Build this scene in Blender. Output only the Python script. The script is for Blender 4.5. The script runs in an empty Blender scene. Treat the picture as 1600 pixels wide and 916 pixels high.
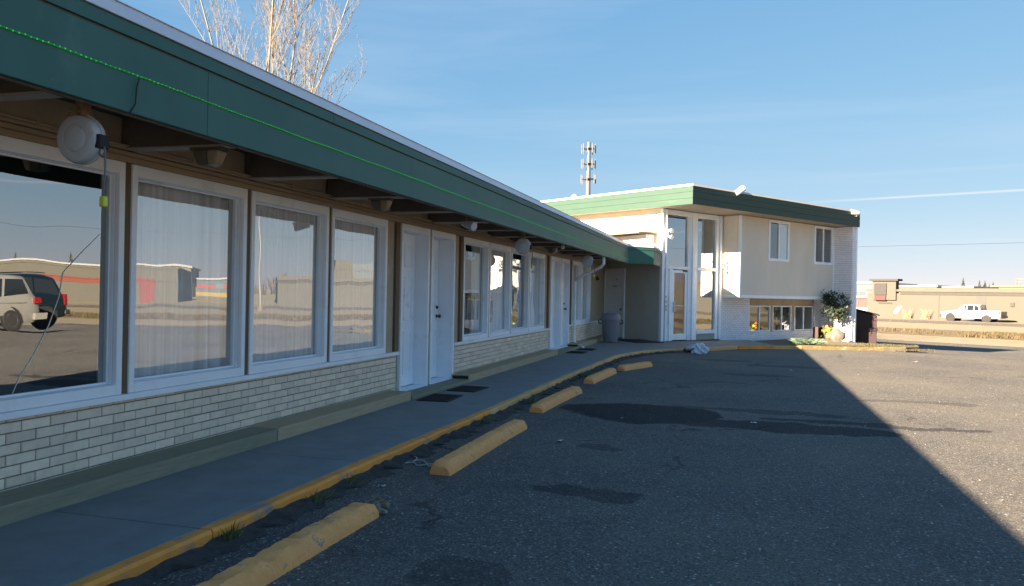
import bpy, bmesh, math, random
from mathutils import Vector, Matrix
random.seed(7)
PI = math.pi
R = math.radians

# ------------------------------------------------------------------ camera, sky, sun, exposure
sc = bpy.context.scene
cam_d = bpy.data.cameras.new('camera'); cam = bpy.data.objects.new('camera', cam_d)
sc.collection.objects.link(cam); sc.camera = cam
TH, RHO = .2831, .0192
fw = Vector((-math.sin(TH), math.cos(TH), .0005)).normalized()
rt0 = Vector((math.cos(TH), math.sin(TH), 0)); up0 = rt0.cross(fw)
rt = rt0*math.cos(RHO) + up0*math.sin(RHO); up = rt.cross(fw)
m = Matrix((rt, up, -fw)).transposed().to_4x4(); m.translation = (0, 0, 1.5)
cam.matrix_world = m
cam_d.sensor_width = 36; cam_d.lens = 1239/1600*36
cam_d.clip_start = .05; cam_d.clip_end = 3000
sc.render.resolution_x = 1024; sc.render.resolution_y = 586

SUN_AZ, SUN_EL = 214.3, 19.0          # azimuth the light comes from (clockwise from +Y), elevation
EXPOSURE = 2.95
SKY_STRENGTH = .05
w = bpy.data.worlds.new('World'); sc.world = w; w.use_nodes = True
nt = w.node_tree; nt.nodes.clear()
def N(nt, t, **k):
    n = nt.nodes.new(t)
    for a, b in k.items(): setattr(n, a, b)
    return n
sky = N(nt, 'ShaderNodeTexSky', sky_type='NISHITA', sun_disc=False)
sky.sun_elevation = R(SUN_EL); sky.sun_rotation = R(SUN_AZ)
sky.altitude = 1000; sky.air_density = .85; sky.dust_density = .15; sky.ozone_density = 3.5
bg = N(nt, 'ShaderNodeBackground'); bg.inputs[1].default_value = SKY_STRENGTH
out = N(nt, 'ShaderNodeOutputWorld')
# thin cirrus and one contrail, as a property of the sky's own direction
tc = N(nt, 'ShaderNodeTexCoord')
mp = N(nt, 'ShaderNodeMapping'); mp.inputs['Rotation'].default_value = (0, R(-8), R(30)); mp.inputs['Scale'].default_value = (.7, 2.2, 9.0)
nz = N(nt, 'ShaderNodeTexNoise'); nz.inputs['Scale'].default_value = 1.3; nz.inputs['Detail'].default_value = 7; nz.inputs['Roughness'].default_value = .55; nz.inputs['Distortion'].default_value = .6
rp = N(nt, 'ShaderNodeValToRGB'); rp.color_ramp.elements[0].position = .47; rp.color_ramp.elements[1].position = .82
rp.color_ramp.elements[0].color = (0, 0, 0, 1); rp.color_ramp.elements[1].color = (.24, .24, .24, 1)
L = nt.links.new
L(tc.outputs['Generated'], mp.inputs[0]); L(mp.outputs[0], nz.inputs[0]); L(nz.outputs[0], rp.inputs[0])
def contrail(normal, width, amount):
    d = N(nt, 'ShaderNodeVectorMath', operation='DOT_PRODUCT'); d.inputs[1].default_value = normal
    L(tc.outputs['Generated'], d.inputs[0])
    a = N(nt, 'ShaderNodeMath', operation='ABSOLUTE'); L(d.outputs['Value'], a.inputs[0])
    r = N(nt, 'ShaderNodeMapRange'); r.inputs[1].default_value = 0; r.inputs[2].default_value = width
    r.inputs[3].default_value = amount; r.inputs[4].default_value = 0; r.interpolation_type = 'SMOOTHSTEP'
    L(a.outputs[0], r.inputs[0])
    s = N(nt, 'ShaderNodeVectorMath', operation='DOT_PRODUCT'); s.inputs[1].default_value = (.951, .309, 0)  # fades out to the left
    L(tc.outputs['Generated'], s.inputs[0])
    q = N(nt, 'ShaderNodeMapRange'); q.inputs[1].default_value = .36; q.inputs[2].default_value = .46
    L(s.outputs['Value'], q.inputs[0])
    mm = N(nt, 'ShaderNodeMath', operation='MULTIPLY'); L(r.outputs[0], mm.inputs[0]); L(q.outputs[0], mm.inputs[1])
    return mm
CT1 = (.0479, .1102, -.9928); CT2 = (.0441, .1383, -.9894)
c1 = contrail(CT1, .0020, .75); c2 = contrail(CT2, .0035, .09)
ad = N(nt, 'ShaderNodeMath', operation='ADD'); L(c1.outputs[0], ad.inputs[0]); L(c2.outputs[0], ad.inputs[1])
ad2 = N(nt, 'ShaderNodeMath', operation='ADD', use_clamp=True); L(ad.outputs[0], ad2.inputs[0]); L(rp.outputs[0], ad2.inputs[1])
# hand-set tone curve per channel: compresses the very bright horizon of the physical sky
sep = N(nt, 'ShaderNodeSeparateColor'); com = N(nt, 'ShaderNodeCombineColor'); L(sky.outputs[0], sep.inputs[0])
for i, (g_, a_) in enumerate(((.72, .572), (.42, .915), (.22, 1.47))):
    pw = N(nt, 'ShaderNodeMath', operation='POWER'); pw.inputs[1].default_value = g_; L(sep.outputs[i], pw.inputs[0])
    ml = N(nt, 'ShaderNodeMath', operation='MULTIPLY'); ml.inputs[1].default_value = a_; L(pw.outputs[0], ml.inputs[0]); L(ml.outputs[0], com.inputs[i])
mx = N(nt, 'ShaderNodeMixRGB'); mx.inputs[2].default_value = (2.25, 2.4, 2.65, 1)
L(ad2.outputs[0], mx.inputs[0]); L(com.outputs[0], mx.inputs[1]); L(mx.outputs[0], bg.inputs[0]); L(bg.outputs[0], out.inputs[0])

sl = bpy.data.lights.new('sun', 'SUN'); sl.energy = 5.0; sl.angle = R(.5); sl.color = (1, .80, .56)
so = bpy.data.objects.new('sun', sl); sc.collection.objects.link(so)
az = R(SUN_AZ); el = R(SUN_EL)
sd = Vector((math.sin(az)*math.cos(el), math.cos(az)*math.cos(el), math.sin(el)))
so.rotation_euler = sd.to_track_quat('Z', 'Y').to_euler(); so.location = (0, 0, 30)
vs = sc.view_settings; vs.view_transform = 'Standard'; vs.look = 'None'; vs.exposure = EXPOSURE; vs.gamma = 1; vs.use_curve_mapping = False

# ------------------------------------------------------------------ helpers
C = sc.collection
MATS = {}
def mat(name, col, rough=.7, metal=0, var=.12, vscale=3.0, bump=0, bscale=40, spec=.4, emit=None, stretch=None, tone=False, dirt=None, dscale=1.2, coat=0):
    if name in MATS: return MATS[name]
    M = bpy.data.materials.new(name); M.use_nodes = True; t = M.node_tree; b = t.nodes['Principled BSDF']
    lk = t.links.new
    b.inputs['Roughness'].default_value = rough; b.inputs['Metallic'].default_value = metal
    b.inputs['Specular IOR Level'].default_value = spec; b.inputs['Coat Weight'].default_value = coat
    co = N(t, 'ShaderNodeTexCoord'); mp = N(t, 'ShaderNodeMapping'); lk(co.outputs['Object'], mp.inputs[0])
    if stretch: mp.inputs['Scale'].default_value = stretch
    n1 = N(t, 'ShaderNodeTexNoise'); n1.inputs['Scale'].default_value = vscale; n1.inputs['Detail'].default_value = 8; n1.inputs['Roughness'].default_value = .62
    lk(mp.outputs[0], n1.inputs[0])
    mr = N(t, 'ShaderNodeMapRange'); mr.inputs[1].default_value = .25; mr.inputs[2].default_value = .75; mr.inputs[3].default_value = 1-var; mr.inputs[4].default_value = 1+var
    lk(n1.outputs[0], mr.inputs[0])
    last = mr.outputs[0]
    if tone:
        at = N(t, 'ShaderNodeAttribute', attribute_name='tone'); mu = N(t, 'ShaderNodeMath', operation='MULTIPLY')
        lk(at.outputs['Fac'], mu.inputs[0]); lk(last, mu.inputs[1]); last = mu.outputs[0]
    vm = N(t, 'ShaderNodeVectorMath', operation='SCALE'); vm.inputs[0].default_value = col[:3]; lk(last, vm.inputs['Scale'])
    colout = vm.outputs[0]
    if dirt:
        n2 = N(t, 'ShaderNodeTexNoise'); n2.inputs['Scale'].default_value = dscale; n2.inputs['Detail'].default_value = 9; n2.inputs['Roughness'].default_value = .7
        lk(mp.outputs[0], n2.inputs[0])
        r2 = N(t, 'ShaderNodeMapRange'); r2.inputs[1].default_value = dirt[1]; r2.inputs[2].default_value = dirt[1]+dirt[2]; r2.inputs[3].default_value = 0; r2.inputs[4].default_value = dirt[3]
        lk(n2.outputs[0], r2.inputs[0])
        mi = N(t, 'ShaderNodeMixRGB'); mi.inputs[2].default_value = (*dirt[0], 1); lk(r2.outputs[0], mi.inputs[0]); lk(colout, mi.inputs[1]); colout = mi.outputs[0]
    lk(colout, b.inputs['Base Color'])
    if bump:
        n3 = N(t, 'ShaderNodeTexNoise'); n3.inputs['Scale'].default_value = bscale; n3.inputs['Detail'].default_value = 6
        lk(mp.outputs[0], n3.inputs[0]); bp = N(t, 'ShaderNodeBump'); bp.inputs['Strength'].default_value = bump; bp.inputs['Distance'].default_value = .01
        lk(n3.outputs[0], bp.inputs['Height']); lk(bp.outputs[0], b.inputs['Normal'])
    if emit: b.inputs['Emission Color'].default_value = (*emit[0], 1); b.inputs['Emission Strength'].default_value = emit[1]
    MATS[name] = M; return M

def glass_mat(name, refl=.5, tint=(.55, .62, .62), tintg=(.86, .92, .96), wav=.02):
    M = bpy.data.materials.new(name); M.use_nodes = True; t = M.node_tree; t.nodes.clear(); lk = t.links.new
    o = N(t, 'ShaderNodeOutputMaterial'); g = N(t, 'ShaderNodeBsdfGlossy'); g.inputs['Roughness'].default_value = .004; g.inputs['Color'].default_value = (*tintg, 1)
    tr = N(t, 'ShaderNodeBsdfTransparent'); tr.inputs['Color'].default_value = (*tint, 1)
    ms = N(t, 'ShaderNodeMixShader')
    lw0 = N(t, 'ShaderNodeLayerWeight'); lw0.inputs['Blend'].default_value = .5; lw = N(t, 'ShaderNodeMath', operation='POWER'); lw.inputs[1].default_value = 5.0; lk(lw0.outputs['Facing'], lw.inputs[0])
    mr = N(t, 'ShaderNodeMapRange'); mr.inputs[3].default_value = refl; mr.inputs[4].default_value = 1.0
    lk(lw.outputs[0], mr.inputs[0]); lk(mr.outputs[0], ms.inputs[0]); lk(tr.outputs[0], ms.inputs[1]); lk(g.outputs[0], ms.inputs[2]); lk(ms.outputs[0], o.inputs[0])
    co = N(t, 'ShaderNodeTexCoord'); nn = N(t, 'ShaderNodeTexNoise'); nn.inputs['Scale'].default_value = 1.6; nn.inputs['Detail'].default_value = 1
    bp = N(t, 'ShaderNodeBump'); bp.inputs['Strength'].default_value = wav; bp.inputs['Distance'].default_value = .1
    lk(co.outputs['Object'], nn.inputs[0]); lk(nn.outputs[0], bp.inputs['Height']); lk(bp.outputs[0], g.inputs['Normal'])
    return M

class MB:
    def __init__(s): s.v = []; s.f = []; s.t = []
    def add(s, vs, fs, tone=1.0):
        n = len(s.v); s.v += [tuple(v) for v in vs]; s.f += [tuple(i+n for i in f) for f in fs]; s.t += [tone]*len(fs)
        return s
    def box(s, x0, x1, y0, y1, z0, z1, tone=1.0):
        x0, x1 = sorted((x0, x1)); y0, y1 = sorted((y0, y1)); z0, z1 = sorted((z0, z1))
        return s.add([(x0,y0,z0),(x1,y0,z0),(x1,y1,z0),(x0,y1,z0),(x0,y0,z1),(x1,y0,z1),(x1,y1,z1),(x0,y1,z1)],
              [(0,3,2,1),(4,5,6,7),(0,1,5,4),(1,2,6,5),(2,3,7,6),(3,0,4,7)], tone)
    def prism(s, pts, z0, z1):            # pts CCW in plan
        n = len(pts)
        return s.add([(x,y,z0) for x,y in pts]+[(x,y,z1) for x,y in pts],
              [tuple(range(n-1,-1,-1)), tuple(range(n,2*n))]+[(i,(i+1)%n,n+(i+1)%n,n+i) for i in range(n)])
    def sweep(s, prof, axis, a0, a1):     # closed profile extruded along an axis: 'x' prof=(y,z), 'y' prof=(x,z)
        n = len(prof)
        def P(p, a): return (a, p[0], p[1]) if axis == 'x' else (p[0], a, p[1])
        return s.add([P(p,a0) for p in prof]+[P(p,a1) for p in prof],
              [tuple(range(n)), tuple(range(2*n-1,n-1,-1))]+[(i+1 if i+1<n else 0, i, n+i, n+(i+1)%n) for i in range(n)])
    def tube(s, pts, r, seg=6, cap=True):
        pts = [Vector(p) for p in pts]; rs = r if isinstance(r, (list, tuple)) else [r]*len(pts)
        vs = []; fs = []; prev = None
        for i, p in enumerate(pts):
            d = (pts[min(i+1,len(pts)-1)]-pts[max(i-1,0)]).normalized()
            if prev is None:
                a = Vector((0,0,1)) if abs(d.z) < .9 else Vector((1,0,0)); u = d.cross(a).normalized()
            else:
                u = (prev - d*prev.dot(d)).normalized()
            prev = u; v = d.cross(u)
            for k in range(seg):
                an = 2*PI*k/seg; vs.append(p + (u*math.cos(an)+v*math.sin(an))*rs[i])
        for i in range(len(pts)-1):
            for k in range(seg):
                fs.append((i*seg+k, i*seg+(k+1)%seg, (i+1)*seg+(k+1)%seg, (i+1)*seg+k))
        if cap: fs += [tuple(range(seg-1,-1,-1)), tuple(range((len(pts)-1)*seg, len(pts)*seg))]
        return s.add(vs, fs)
    def lathe(s, prof, centre, axis=(0,0,1), seg=24):   # prof: (radius, along)
        c = Vector(centre); d = Vector(axis).normalized(); a = Vector((0,0,1)) if abs(d.z) < .9 else Vector((0,1,0))
        u = d.cross(a).normalized(); v = d.cross(u); vs = []; fs = []
        for r, h in prof:
            for k in range(seg):
                an = 2*PI*k/seg; vs.append(c + d*h + (u*math.cos(an)+v*math.sin(an))*max(r,1e-4))
        for i in range(len(prof)-1):
            for k in range(seg): fs.append((i*seg+k, i*seg+(k+1)%seg, (i+1)*seg+(k+1)%seg, (i+1)*seg+k))
        fs += [tuple(range(seg-1,-1,-1)), tuple(range((len(prof)-1)*seg, len(prof)*seg))]
        return s.add(vs, fs)
    def blob(s, c, r, jit=.15, sub=2, sq=(1,1,1), seed=0):
        rn = random.Random(seed); bm = bmesh.new(); bmesh.ops.create_icosphere(bm, subdivisions=sub, radius=1)
        ph = [rn.uniform(0,6.28) for _ in range(6)]
        vs = []
        for v in bm.verts:
            p = v.co; k = 1+jit*(math.sin(p.x*3.1+ph[0])+math.sin(p.y*3.7+ph[1])+math.sin(p.z*4.3+ph[2])+.5*math.sin(p.x*9+p.y*7+ph[3]))/3
            vs.append((c[0]+p.x*r*k*sq[0], c[1]+p.y*r*k*sq[1], c[2]+p.z*r*k*sq[2]))
        fs = [tuple(v.index for v in f.verts) for f in bm.faces]; bm.free()
        return s.add(vs, fs)
    def build(s, name, material, parent=None, bevel=0, smooth=False, recalc=True):
        me = bpy.data.meshes.new(name); me.from_pydata(s.v, [], s.f); me.update()
        if any(abs(t-1) > 1e-6 for t in s.t):
            at = me.attributes.new('tone', 'FLOAT', 'FACE'); at.data.foreach_set('value', s.t)
        if recalc:
            bm = bmesh.new(); bm.from_mesh(me); bmesh.ops.recalc_face_normals(bm, faces=bm.faces); bm.to_mesh(me); bm.free()
        o = bpy.data.objects.new(name, me); C.objects.link(o)
        me.materials.append(material)
        if smooth:
            me.polygons.foreach_set('use_smooth', [True]*len(me.polygons))
            if hasattr(me, 'set_sharp_from_angle'): me.set_sharp_from_angle(angle=R(38))
        if parent is not None: put(o, parent)
        if bevel:
            b = o.modifiers.new('bevel', 'BEVEL'); b.width = bevel; b.segments = 1; b.limit_method = 'ANGLE'; b.angle_limit = R(40)
        return o
BASE = {}
def put(o, parent):                       # parent o, whose mesh is in the builder's frame of its root
    o.parent = parent
    off = BASE.get(parent.name)
    if off is not None: o.data.transform(Matrix.Translation(-Vector(off)))
    BASE[o.name] = None
    if o.parent and o.parent.name in BASE and BASE[parent.name] is None:
        rt_ = parent
        while rt_.parent: rt_ = rt_.parent
        o.data.transform(Matrix.Translation(-Vector(BASE[rt_.name])))
def root(name, label, cat, loc=(0,0,0), rotz=0, group=None, local=False):
    """Empty at the thing's base. local=False: parts are built in world coordinates (rotz must be 0);
       local=True: parts are built in the thing's own frame."""
    o = bpy.data.objects.new(name, None); C.objects.link(o); o.location = loc; o.rotation_euler = (0,0,rotz)
    o.empty_display_size = .2
    o['label'] = label; o['category'] = cat
    if group: o['group'] = group
    BASE[o.name] = (0,0,0) if local else tuple(loc)
    return o
def tag(o, label, cat, group=None, kind=None):
    o['label'] = label; o['category'] = cat
    if group: o['group'] = group
    if kind: o['kind'] = kind
    return o
def struct(o, kind='structure'): o['kind'] = kind; return o
def dup(o, loc=None, rotz=None, label=None, parent=None):
    c = o.copy(); C.objects.link(c)
    if parent is not None: c.parent = parent
    if loc is not None: c.location = loc
    if rotz is not None: c.rotation_euler = (0,0,rotz)
    if label: c['label'] = label
    for ch in list(o.children): dup(ch, parent=c)
    return c
def sheet_x(mb, x, y0, y1, z0, z1): return mb.add([(x,y0,z0),(x,y1,z0),(x,y1,z1),(x,y0,z1)], [(0,1,2,3)])
def sheet_y(mb, y, x0, x1, z0, z1): return mb.add([(x0,y,z0),(x1,y,z0),(x1,y,z1),(x0,y,z1)], [(0,1,2,3)])
def ring(mb, x0, x1, y0, y1, z0, z1, t, tb=None, tt=None):
    """rectangular frame in a plane x=const: depth x0..x1, opening edge thickness t"""
    tb = t if tb is None else tb; tt = t if tt is None else tt
    mb.box(x0,x1,y0,y0+t,z0,z1); mb.box(x0,x1,y1-t,y1,z0,z1)
    mb.box(x0,x1,y0+t,y1-t,z0,z0+tb); mb.box(x0,x1,y0+t,y1-t,z1-tt,z1)
def ringx(mb, y0, y1, x0, x1, z0, z1, t, tb=None, tt=None):
    tb = t if tb is None else tb; tt = t if tt is None else tt
    mb.box(x0,x0+t,y0,y1,z0,z1); mb.box(x1-t,x1,y0,y1,z0,z1)
    mb.box(x0+t,x1-t,y0,y1,z0,z0+tb); mb.box(x0+t,x1-t,y0,y1,z1-tt,z1)

# ------------------------------------------------------------------ materials
white = mat('white_paint', (.82,.88,.95), .45, var=.05, dirt=((.38,.36,.33), .56, .18, .35), dscale=2.5, bump=.05)
whitedoor = mat('white_door_paint', (.82,.88,.96), .4, var=.04, dirt=((.36,.33,.30), .57, .14, .45), dscale=3)
brickpaint = mat('painted_brick', (.74,.635,.51), .75, var=.12, vscale=14, bump=.35, bscale=90, tone=True, dirt=((.26,.25,.23), .62, .1, .5), dscale=5)
mortar = mat('mortar_joint', (.20,.185,.165), .9, var=.2)
brickwhite = mat('white_brick', (.84,.86,.93), .7, var=.08, vscale=10, bump=.3, bscale=80, tone=True)
mortarw = mat('pale_mortar', (.45,.45,.47), .9, var=.12)
stucco = mat('tan_wall', (.42,.35,.25), .85, var=.12, vscale=5, bump=.35, bscale=120, dirt=((.26,.21,.15), .55, .2, .5))
header = mat('tan_header_board', (.36,.27,.18), .65, var=.12, vscale=4, stretch=(1,.15,1))
woodpost = mat('brown_post', (.14,.10,.06), .7, var=.2, vscale=6, stretch=(6,6,.5))
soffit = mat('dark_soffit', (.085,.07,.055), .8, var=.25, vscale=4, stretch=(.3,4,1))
beamm = mat('beam_paint', (.12,.095,.075), .7, var=.2, vscale=6)
beamlow = mat('beam_underside', (.42,.37,.32), .7, var=.15, vscale=6)
green = mat('green_fascia', (.036,.125,.112), .6, var=.13, vscale=1.6, stretch=(1,.8,.5), bump=.10, bscale=12, dirt=((.16,.24,.22), .60, .22, .55), dscale=1.3, spec=.3)
flash_m = mat('metal_flashing', (.62,.63,.68), .45, metal=.15, var=.06)
olive = mat('olive_wall', (.50,.50,.45), .85, var=.06, bump=.15, bscale=100)
cream = mat('cream_stucco', (.74,.69,.60), .85, var=.05, bump=.2, bscale=100)
baywall = mat('beige_bay_panel', (.66,.615,.535), .85, var=.07, vscale=2, bump=.25, bscale=90, stretch=(1,1,.25), dirt=((.42,.38,.32), .58, .2, .5), dscale=1.1)
recess = mat('recess_panel', (.40,.35,.28), .85, var=.06)
glass = glass_mat('window_glass', .36, tint=(.86,.92,.92), tintg=(.88,.93,.97)); glassc = glass_mat('curtained_window_glass', .29, tint=(.97,.99,1), tintg=(.90,.94,.97))
glass2 = glass_mat('office_glass', .42, tint=(.35,.42,.42), wav=.01)
curtainm = mat('sheer_curtain', (.80,.80,.80), .9, var=.30, vscale=4, stretch=(.2,5,.04))  # vertical stripes paint fold shade into the curtain colour
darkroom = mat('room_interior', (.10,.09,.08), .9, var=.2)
paper = mat('brown_door_film', (.30,.16,.08), .8, var=.25, vscale=6, stretch=(1,1,.4))
timber = mat('weathered_timber', (.25,.24,.17), .85, var=.22, vscale=6, stretch=(10,.6,10), bump=.4, bscale=30, dirt=((.12,.16,.10), .5, .2, .5), dscale=1.0)
timber2 = mat('pale_timber', (.42,.33,.22), .85, var=.2, vscale=6, stretch=(10,.6,10), bump=.4, bscale=30)
endgrain = mat('dark_end_grain', (.04,.032,.025), .9, var=.3)
black = mat('black_rubber', (.02,.02,.022), .8, var=.2)
blackmetal = mat('dark_metal', (.05,.05,.055), .45, metal=.6)
chrome = mat('satin_metal', (.5,.5,.52), .3, metal=.9)
reelm = mat('grey_reel_plastic', (.42,.45,.48), .5, var=.1, vscale=9, dirt=((.25,.2,.14), .58, .15, .6), dscale=14)
plugm = mat('yellow_green_plastic', (.55,.62,.06), .45)
rust = mat('rusty_bracket', (.24,.15,.08), .7, var=.3, vscale=20)
lampshell = mat('lamp_housing', (.13,.115,.09), .6)
lampglass = mat('ribbed_lamp_lens', (.30,.24,.15), .3, var=.1, coat=.3)
led = mat('green_led', (.02,.2,.05), .4, emit=((.08,1,.15), .065))
ledcord = mat('green_cord', (.02,.16,.05), .5, emit=((.02,.6,.06), .018))

# ------------------------------------------------------------------ frames of the place
A = Vector((-2.379, 24.982, 0)); PHI = .5923
E1 = Vector((math.sin(PHI), math.cos(PHI), 0)); E2 = Vector((-math.cos(PHI), math.sin(PHI), 0))
PR = [(-1000,0),(4,0),(12,-.35),(22,-.85),(30,-.9),(42,-.7),(56,-.42),(5000,-.42)]
def hz(s):
    for (a,za),(b,zb) in zip(PR, PR[1:]):
        if s <= b: return za+(zb-za)*(s-a)/(b-a)
    return PR[-1][1]
def se(x, y): v = Vector((x,y,0))-A; return v.dot(E1), v.dot(E2)
def W(s, e, z=None):
    p = A + E1*s + E2*e
    return (p.x, p.y, hz(s)+.004 if z is None else z)
def gz(x, y): return hz(se(x,y)[0])

# ------------------------------------------------------------------ ground sheets
def asphalt_mat(name, base, tan_tint, stains=()):
    M = bpy.data.materials.new(name); M.use_nodes = True; t = M.node_tree; b = t.nodes['Principled BSDF']; lk = t.links.new
    b.inputs['Roughness'].default_value = .93; b.inputs['Specular IOR Level'].default_value = .25
    co = N(t, 'ShaderNodeTexCoord')
    def noise(sc_, det, ro=.6, src=None):
        n = N(t, 'ShaderNodeTexNoise'); n.inputs['Scale'].default_value = sc_; n.inputs['Detail'].default_value = det; n.inputs['Roughness'].default_value = ro
        lk(src or co.outputs['Object'], n.inputs[0]); return n
    def ramp(src, a, c, lo=0, hi=1):
        r = N(t, 'ShaderNodeMapRange'); r.inputs[1].default_value = a; r.inputs[2].default_value = c; r.inputs[3].default_value = lo; r.inputs[4].default_value = hi
        lk(src, r.inputs[0]); return r.outputs[0]
    def mixc(f, a, c):
        mi = N(t, 'ShaderNodeMixRGB'); lk(f, mi.inputs[0])
        for i, q in ((1,a),(2,c)):
            if isinstance(q, tuple): mi.inputs[i].default_value = (*q, 1)
            else: lk(q, mi.inputs[i])
        return mi.outputs[0]
    c = mixc(ramp(noise(.35, 6).outputs[0], .35, .68), base, tan_tint)  # paler tan tone blended in by noise over the whole sheet
    c = mixc(ramp(noise(1.9, 8, .75).outputs[0], .52, .72, 0, .5), c, tuple(x*.55 for x in base))
    v = N(t, 'ShaderNodeTexVoronoi'); v.inputs['Scale'].default_value = 85; lk(co.outputs['Object'], v.inputs[0])
    w2 = N(t, 'ShaderNodeSeparateColor'); lk(v.outputs['Color'], w2.inputs[0])
    c = mixc(ramp(w2.outputs[0], .72, .98, 0, .6), c, (.31,.29,.27))
    c = mixc(ramp(w2.outputs[1], .60, 1.0, 0, .7), c, (.03,.03,.033))
    v2 = N(t, 'ShaderNodeTexVoronoi'); v2.inputs['Scale'].default_value = 23; lk(co.outputs['Object'], v2.inputs[0])
    w3 = N(t, 'ShaderNodeSeparateColor'); lk(v2.outputs['Color'], w3.inputs[0])
    d2 = N(t, 'ShaderNodeMath', operation='LESS_THAN'); lk(v2.outputs['Distance'], d2.inputs[0]); d2.inputs[1].default_value = .2
    g2 = N(t, 'ShaderNodeMath', operation='GREATER_THAN'); lk(w3.outputs[0], g2.inputs[0]); g2.inputs[1].default_value = .86
    mm = N(t, 'ShaderNodeMath', operation='MULTIPLY'); lk(d2.outputs[0], mm.inputs[0]); lk(g2.outputs[0], mm.inputs[1])
    c = mixc(mm.outputs[0], c, (.40,.37,.33))
    # cracks
    wc = noise(2.2, 4); wv = N(t, 'ShaderNodeVectorMath', operation='MULTIPLY_ADD'); lk(wc.outputs['Color'], wv.inputs[0]); wv.inputs[1].default_value = (.8,.8,0); lk(co.outputs['Object'], wv.inputs[2])
    vc = N(t, 'ShaderNodeTexVoronoi', feature='DISTANCE_TO_EDGE'); vc.inputs['Scale'].default_value = .33; lk(wv.outputs[0], vc.inputs[0])
    ck = ramp(vc.outputs['Distance'], .0, .010, .85, 0); cm = ramp(noise(.5, 3).outputs[0], .5, .6)
    cx_ = N(t, 'ShaderNodeMath', operation='MULTIPLY'); lk(ck, cx_.inputs[0]); lk(cm, cx_.inputs[1])
    c = mixc(cx_.outputs[0], c, (.02,.02,.02))
    if stains:
        wn = noise(1.3, 5); wm = N(t, 'ShaderNodeVectorMath', operation='MULTIPLY_ADD'); lk(wn.outputs['Color'], wm.inputs[0])
        wm.inputs[1].default_value = (.9,.9,0); lk(co.outputs['Object'], wm.inputs[2])
        tot = None
        for (cx, cy, rx, ry, amt) in stains:
            mp = N(t, 'ShaderNodeMapping'); mp.inputs['Location'].default_value = (-(cx+.45)/rx, -(cy+.45)/ry, 0); mp.inputs['Scale'].default_value = (1/rx, 1/ry, 0)
            lk(wm.outputs[0], mp.inputs[0]); ln = N(t, 'ShaderNodeVectorMath', operation='LENGTH'); lk(mp.outputs[0], ln.inputs[0])
            r = ramp(ln.outputs['Value'], .97, 1.03, amt, 0)
            if tot is None: tot = r
            else:
                mxx = N(t, 'ShaderNodeMath', operation='MAXIMUM'); lk(tot, mxx.inputs[0]); lk(r, mxx.inputs[1]); tot = mxx.outputs[0]
        c = mixc(tot, c, (.010,.011,.016))
        lk(ramp(tot, 0, 1, .25, .12), b.inputs['Specular IOR Level'])
    lk(c, b.inputs['Base Color'])
    bn = noise(70, 6); bp = N(t, 'ShaderNodeBump'); bp.inputs['Strength'].default_value = .55; bp.inputs['Distance'].default_value = .012
    mo = N(t, 'ShaderNodeMath', operation='ADD'); lk(bn.outputs[0], mo.inputs[0]); lk(v.outputs['Distance'], mo.inputs[1])
    lk(mo.outputs[0], bp.inputs['Height']); lk(bp.outputs[0], b.inputs['Normal'])
    return M
STAINS = [(-1.25,10.25,1.02,.80,.78), (.45,9.75,1.25,.36,.70), (1.5,10.35,1.3,.2,.6), (.1,11.0,1.2,.16,.45), (-1.1,5.95,.42,.16,.5), (-1.3,7.7,.3,.2,.4),
          (-1.45,4.0,.3,.22,.35), (-.9,3.7,.22,.14,.45), (.35,16.2,.6,.22,.4), (.9,18.5,.8,.3,.4), (-.2,14.5,.5,.12,.35), (-.5,19.6,.7,.2,.4), (2.5,13.0,.9,.16,.35)]
lotmat = asphalt_mat('worn_asphalt', (.088,.084,.082), (.150,.135,.113), STAINS)
roadmat = asphalt_mat('old_road_asphalt', (.12,.105,.09), (.15,.13,.105))
concrete = mat('sidewalk_concrete', (.20,.21,.215), .85, var=.14, vscale=3.5, bump=.25, bscale=140, dirt=((.11,.11,.11), .55, .2, .45), dscale=1.3)
dirtm = mat('dry_dirt', (.36,.29,.19), .95, var=.2, vscale=.6, bump=.4, bscale=8)
soil = mat('dark_soil', (.05,.045,.042), .95, var=.5, vscale=18, bump=.8, bscale=60)

SS = [-700,-60,-20,-5,0,4,8,12,17,22,26,30,36,42,49,56,75,110,200,500,1500]
EE = [-1400,-400,-150,-60,-20,0,20,60,150,400,1400]
def sheet(name, mt, ss, es, dz):
    mb = MB(); n = len(es)
    mb.v = [W(s, e, hz(s)+dz) for s in ss for e in es]
    for i in range(len(ss)-1):
        for j in range(n-1): mb.f.append((i*n+j, i*n+j+1, (i+1)*n+j+1, (i+1)*n+j)); mb.t.append(1)
    o = mb.build(name, mt); 
    bm = bmesh.new(); bm.from_mesh(o.data)
    for f in bm.faces:
        if f.normal.z < 0: f.normal_flip()
    bm.to_mesh(o.data); bm.free()
    return struct(o)
landm = mat('dry_land', (.26,.21,.13), .95, var=.3, vscale=.05, bump=.3, bscale=2)
sheet('ground', landm, SS, EE, -.004)
sheet('parking_lot', lotmat, [-45,-20,-5,0,4,8,12,17,22,26,29.5], [-70,-40,-20,-10,-5,0,5,12,40], 0)
paleland = mat('pale_gravel_shoulder', (.23,.185,.125), .95, var=.15, vscale=.8, bump=.4, bscale=20)
sheet('road_shoulder', paleland, [29.5,30,34,36], [-160,-60,-20,0,20,60], .004)
vergem = mat('dry_grass_soil', (.13,.095,.05), .95, var=.35, vscale=1.5, bump=.6, bscale=14)
sheet('roadside_verge', vergem, [36,37,42,44.5], [-160,-60,-20,0,20,60], .006)
sheet('gravel_strip', paleland, [44.5,49,54.2], [-160,-60,-20,0,20,60], .004)
sheet('road', roadmat, [54.2,56,60,63], [-160,-60,-20,0,20,60], .008)
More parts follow.
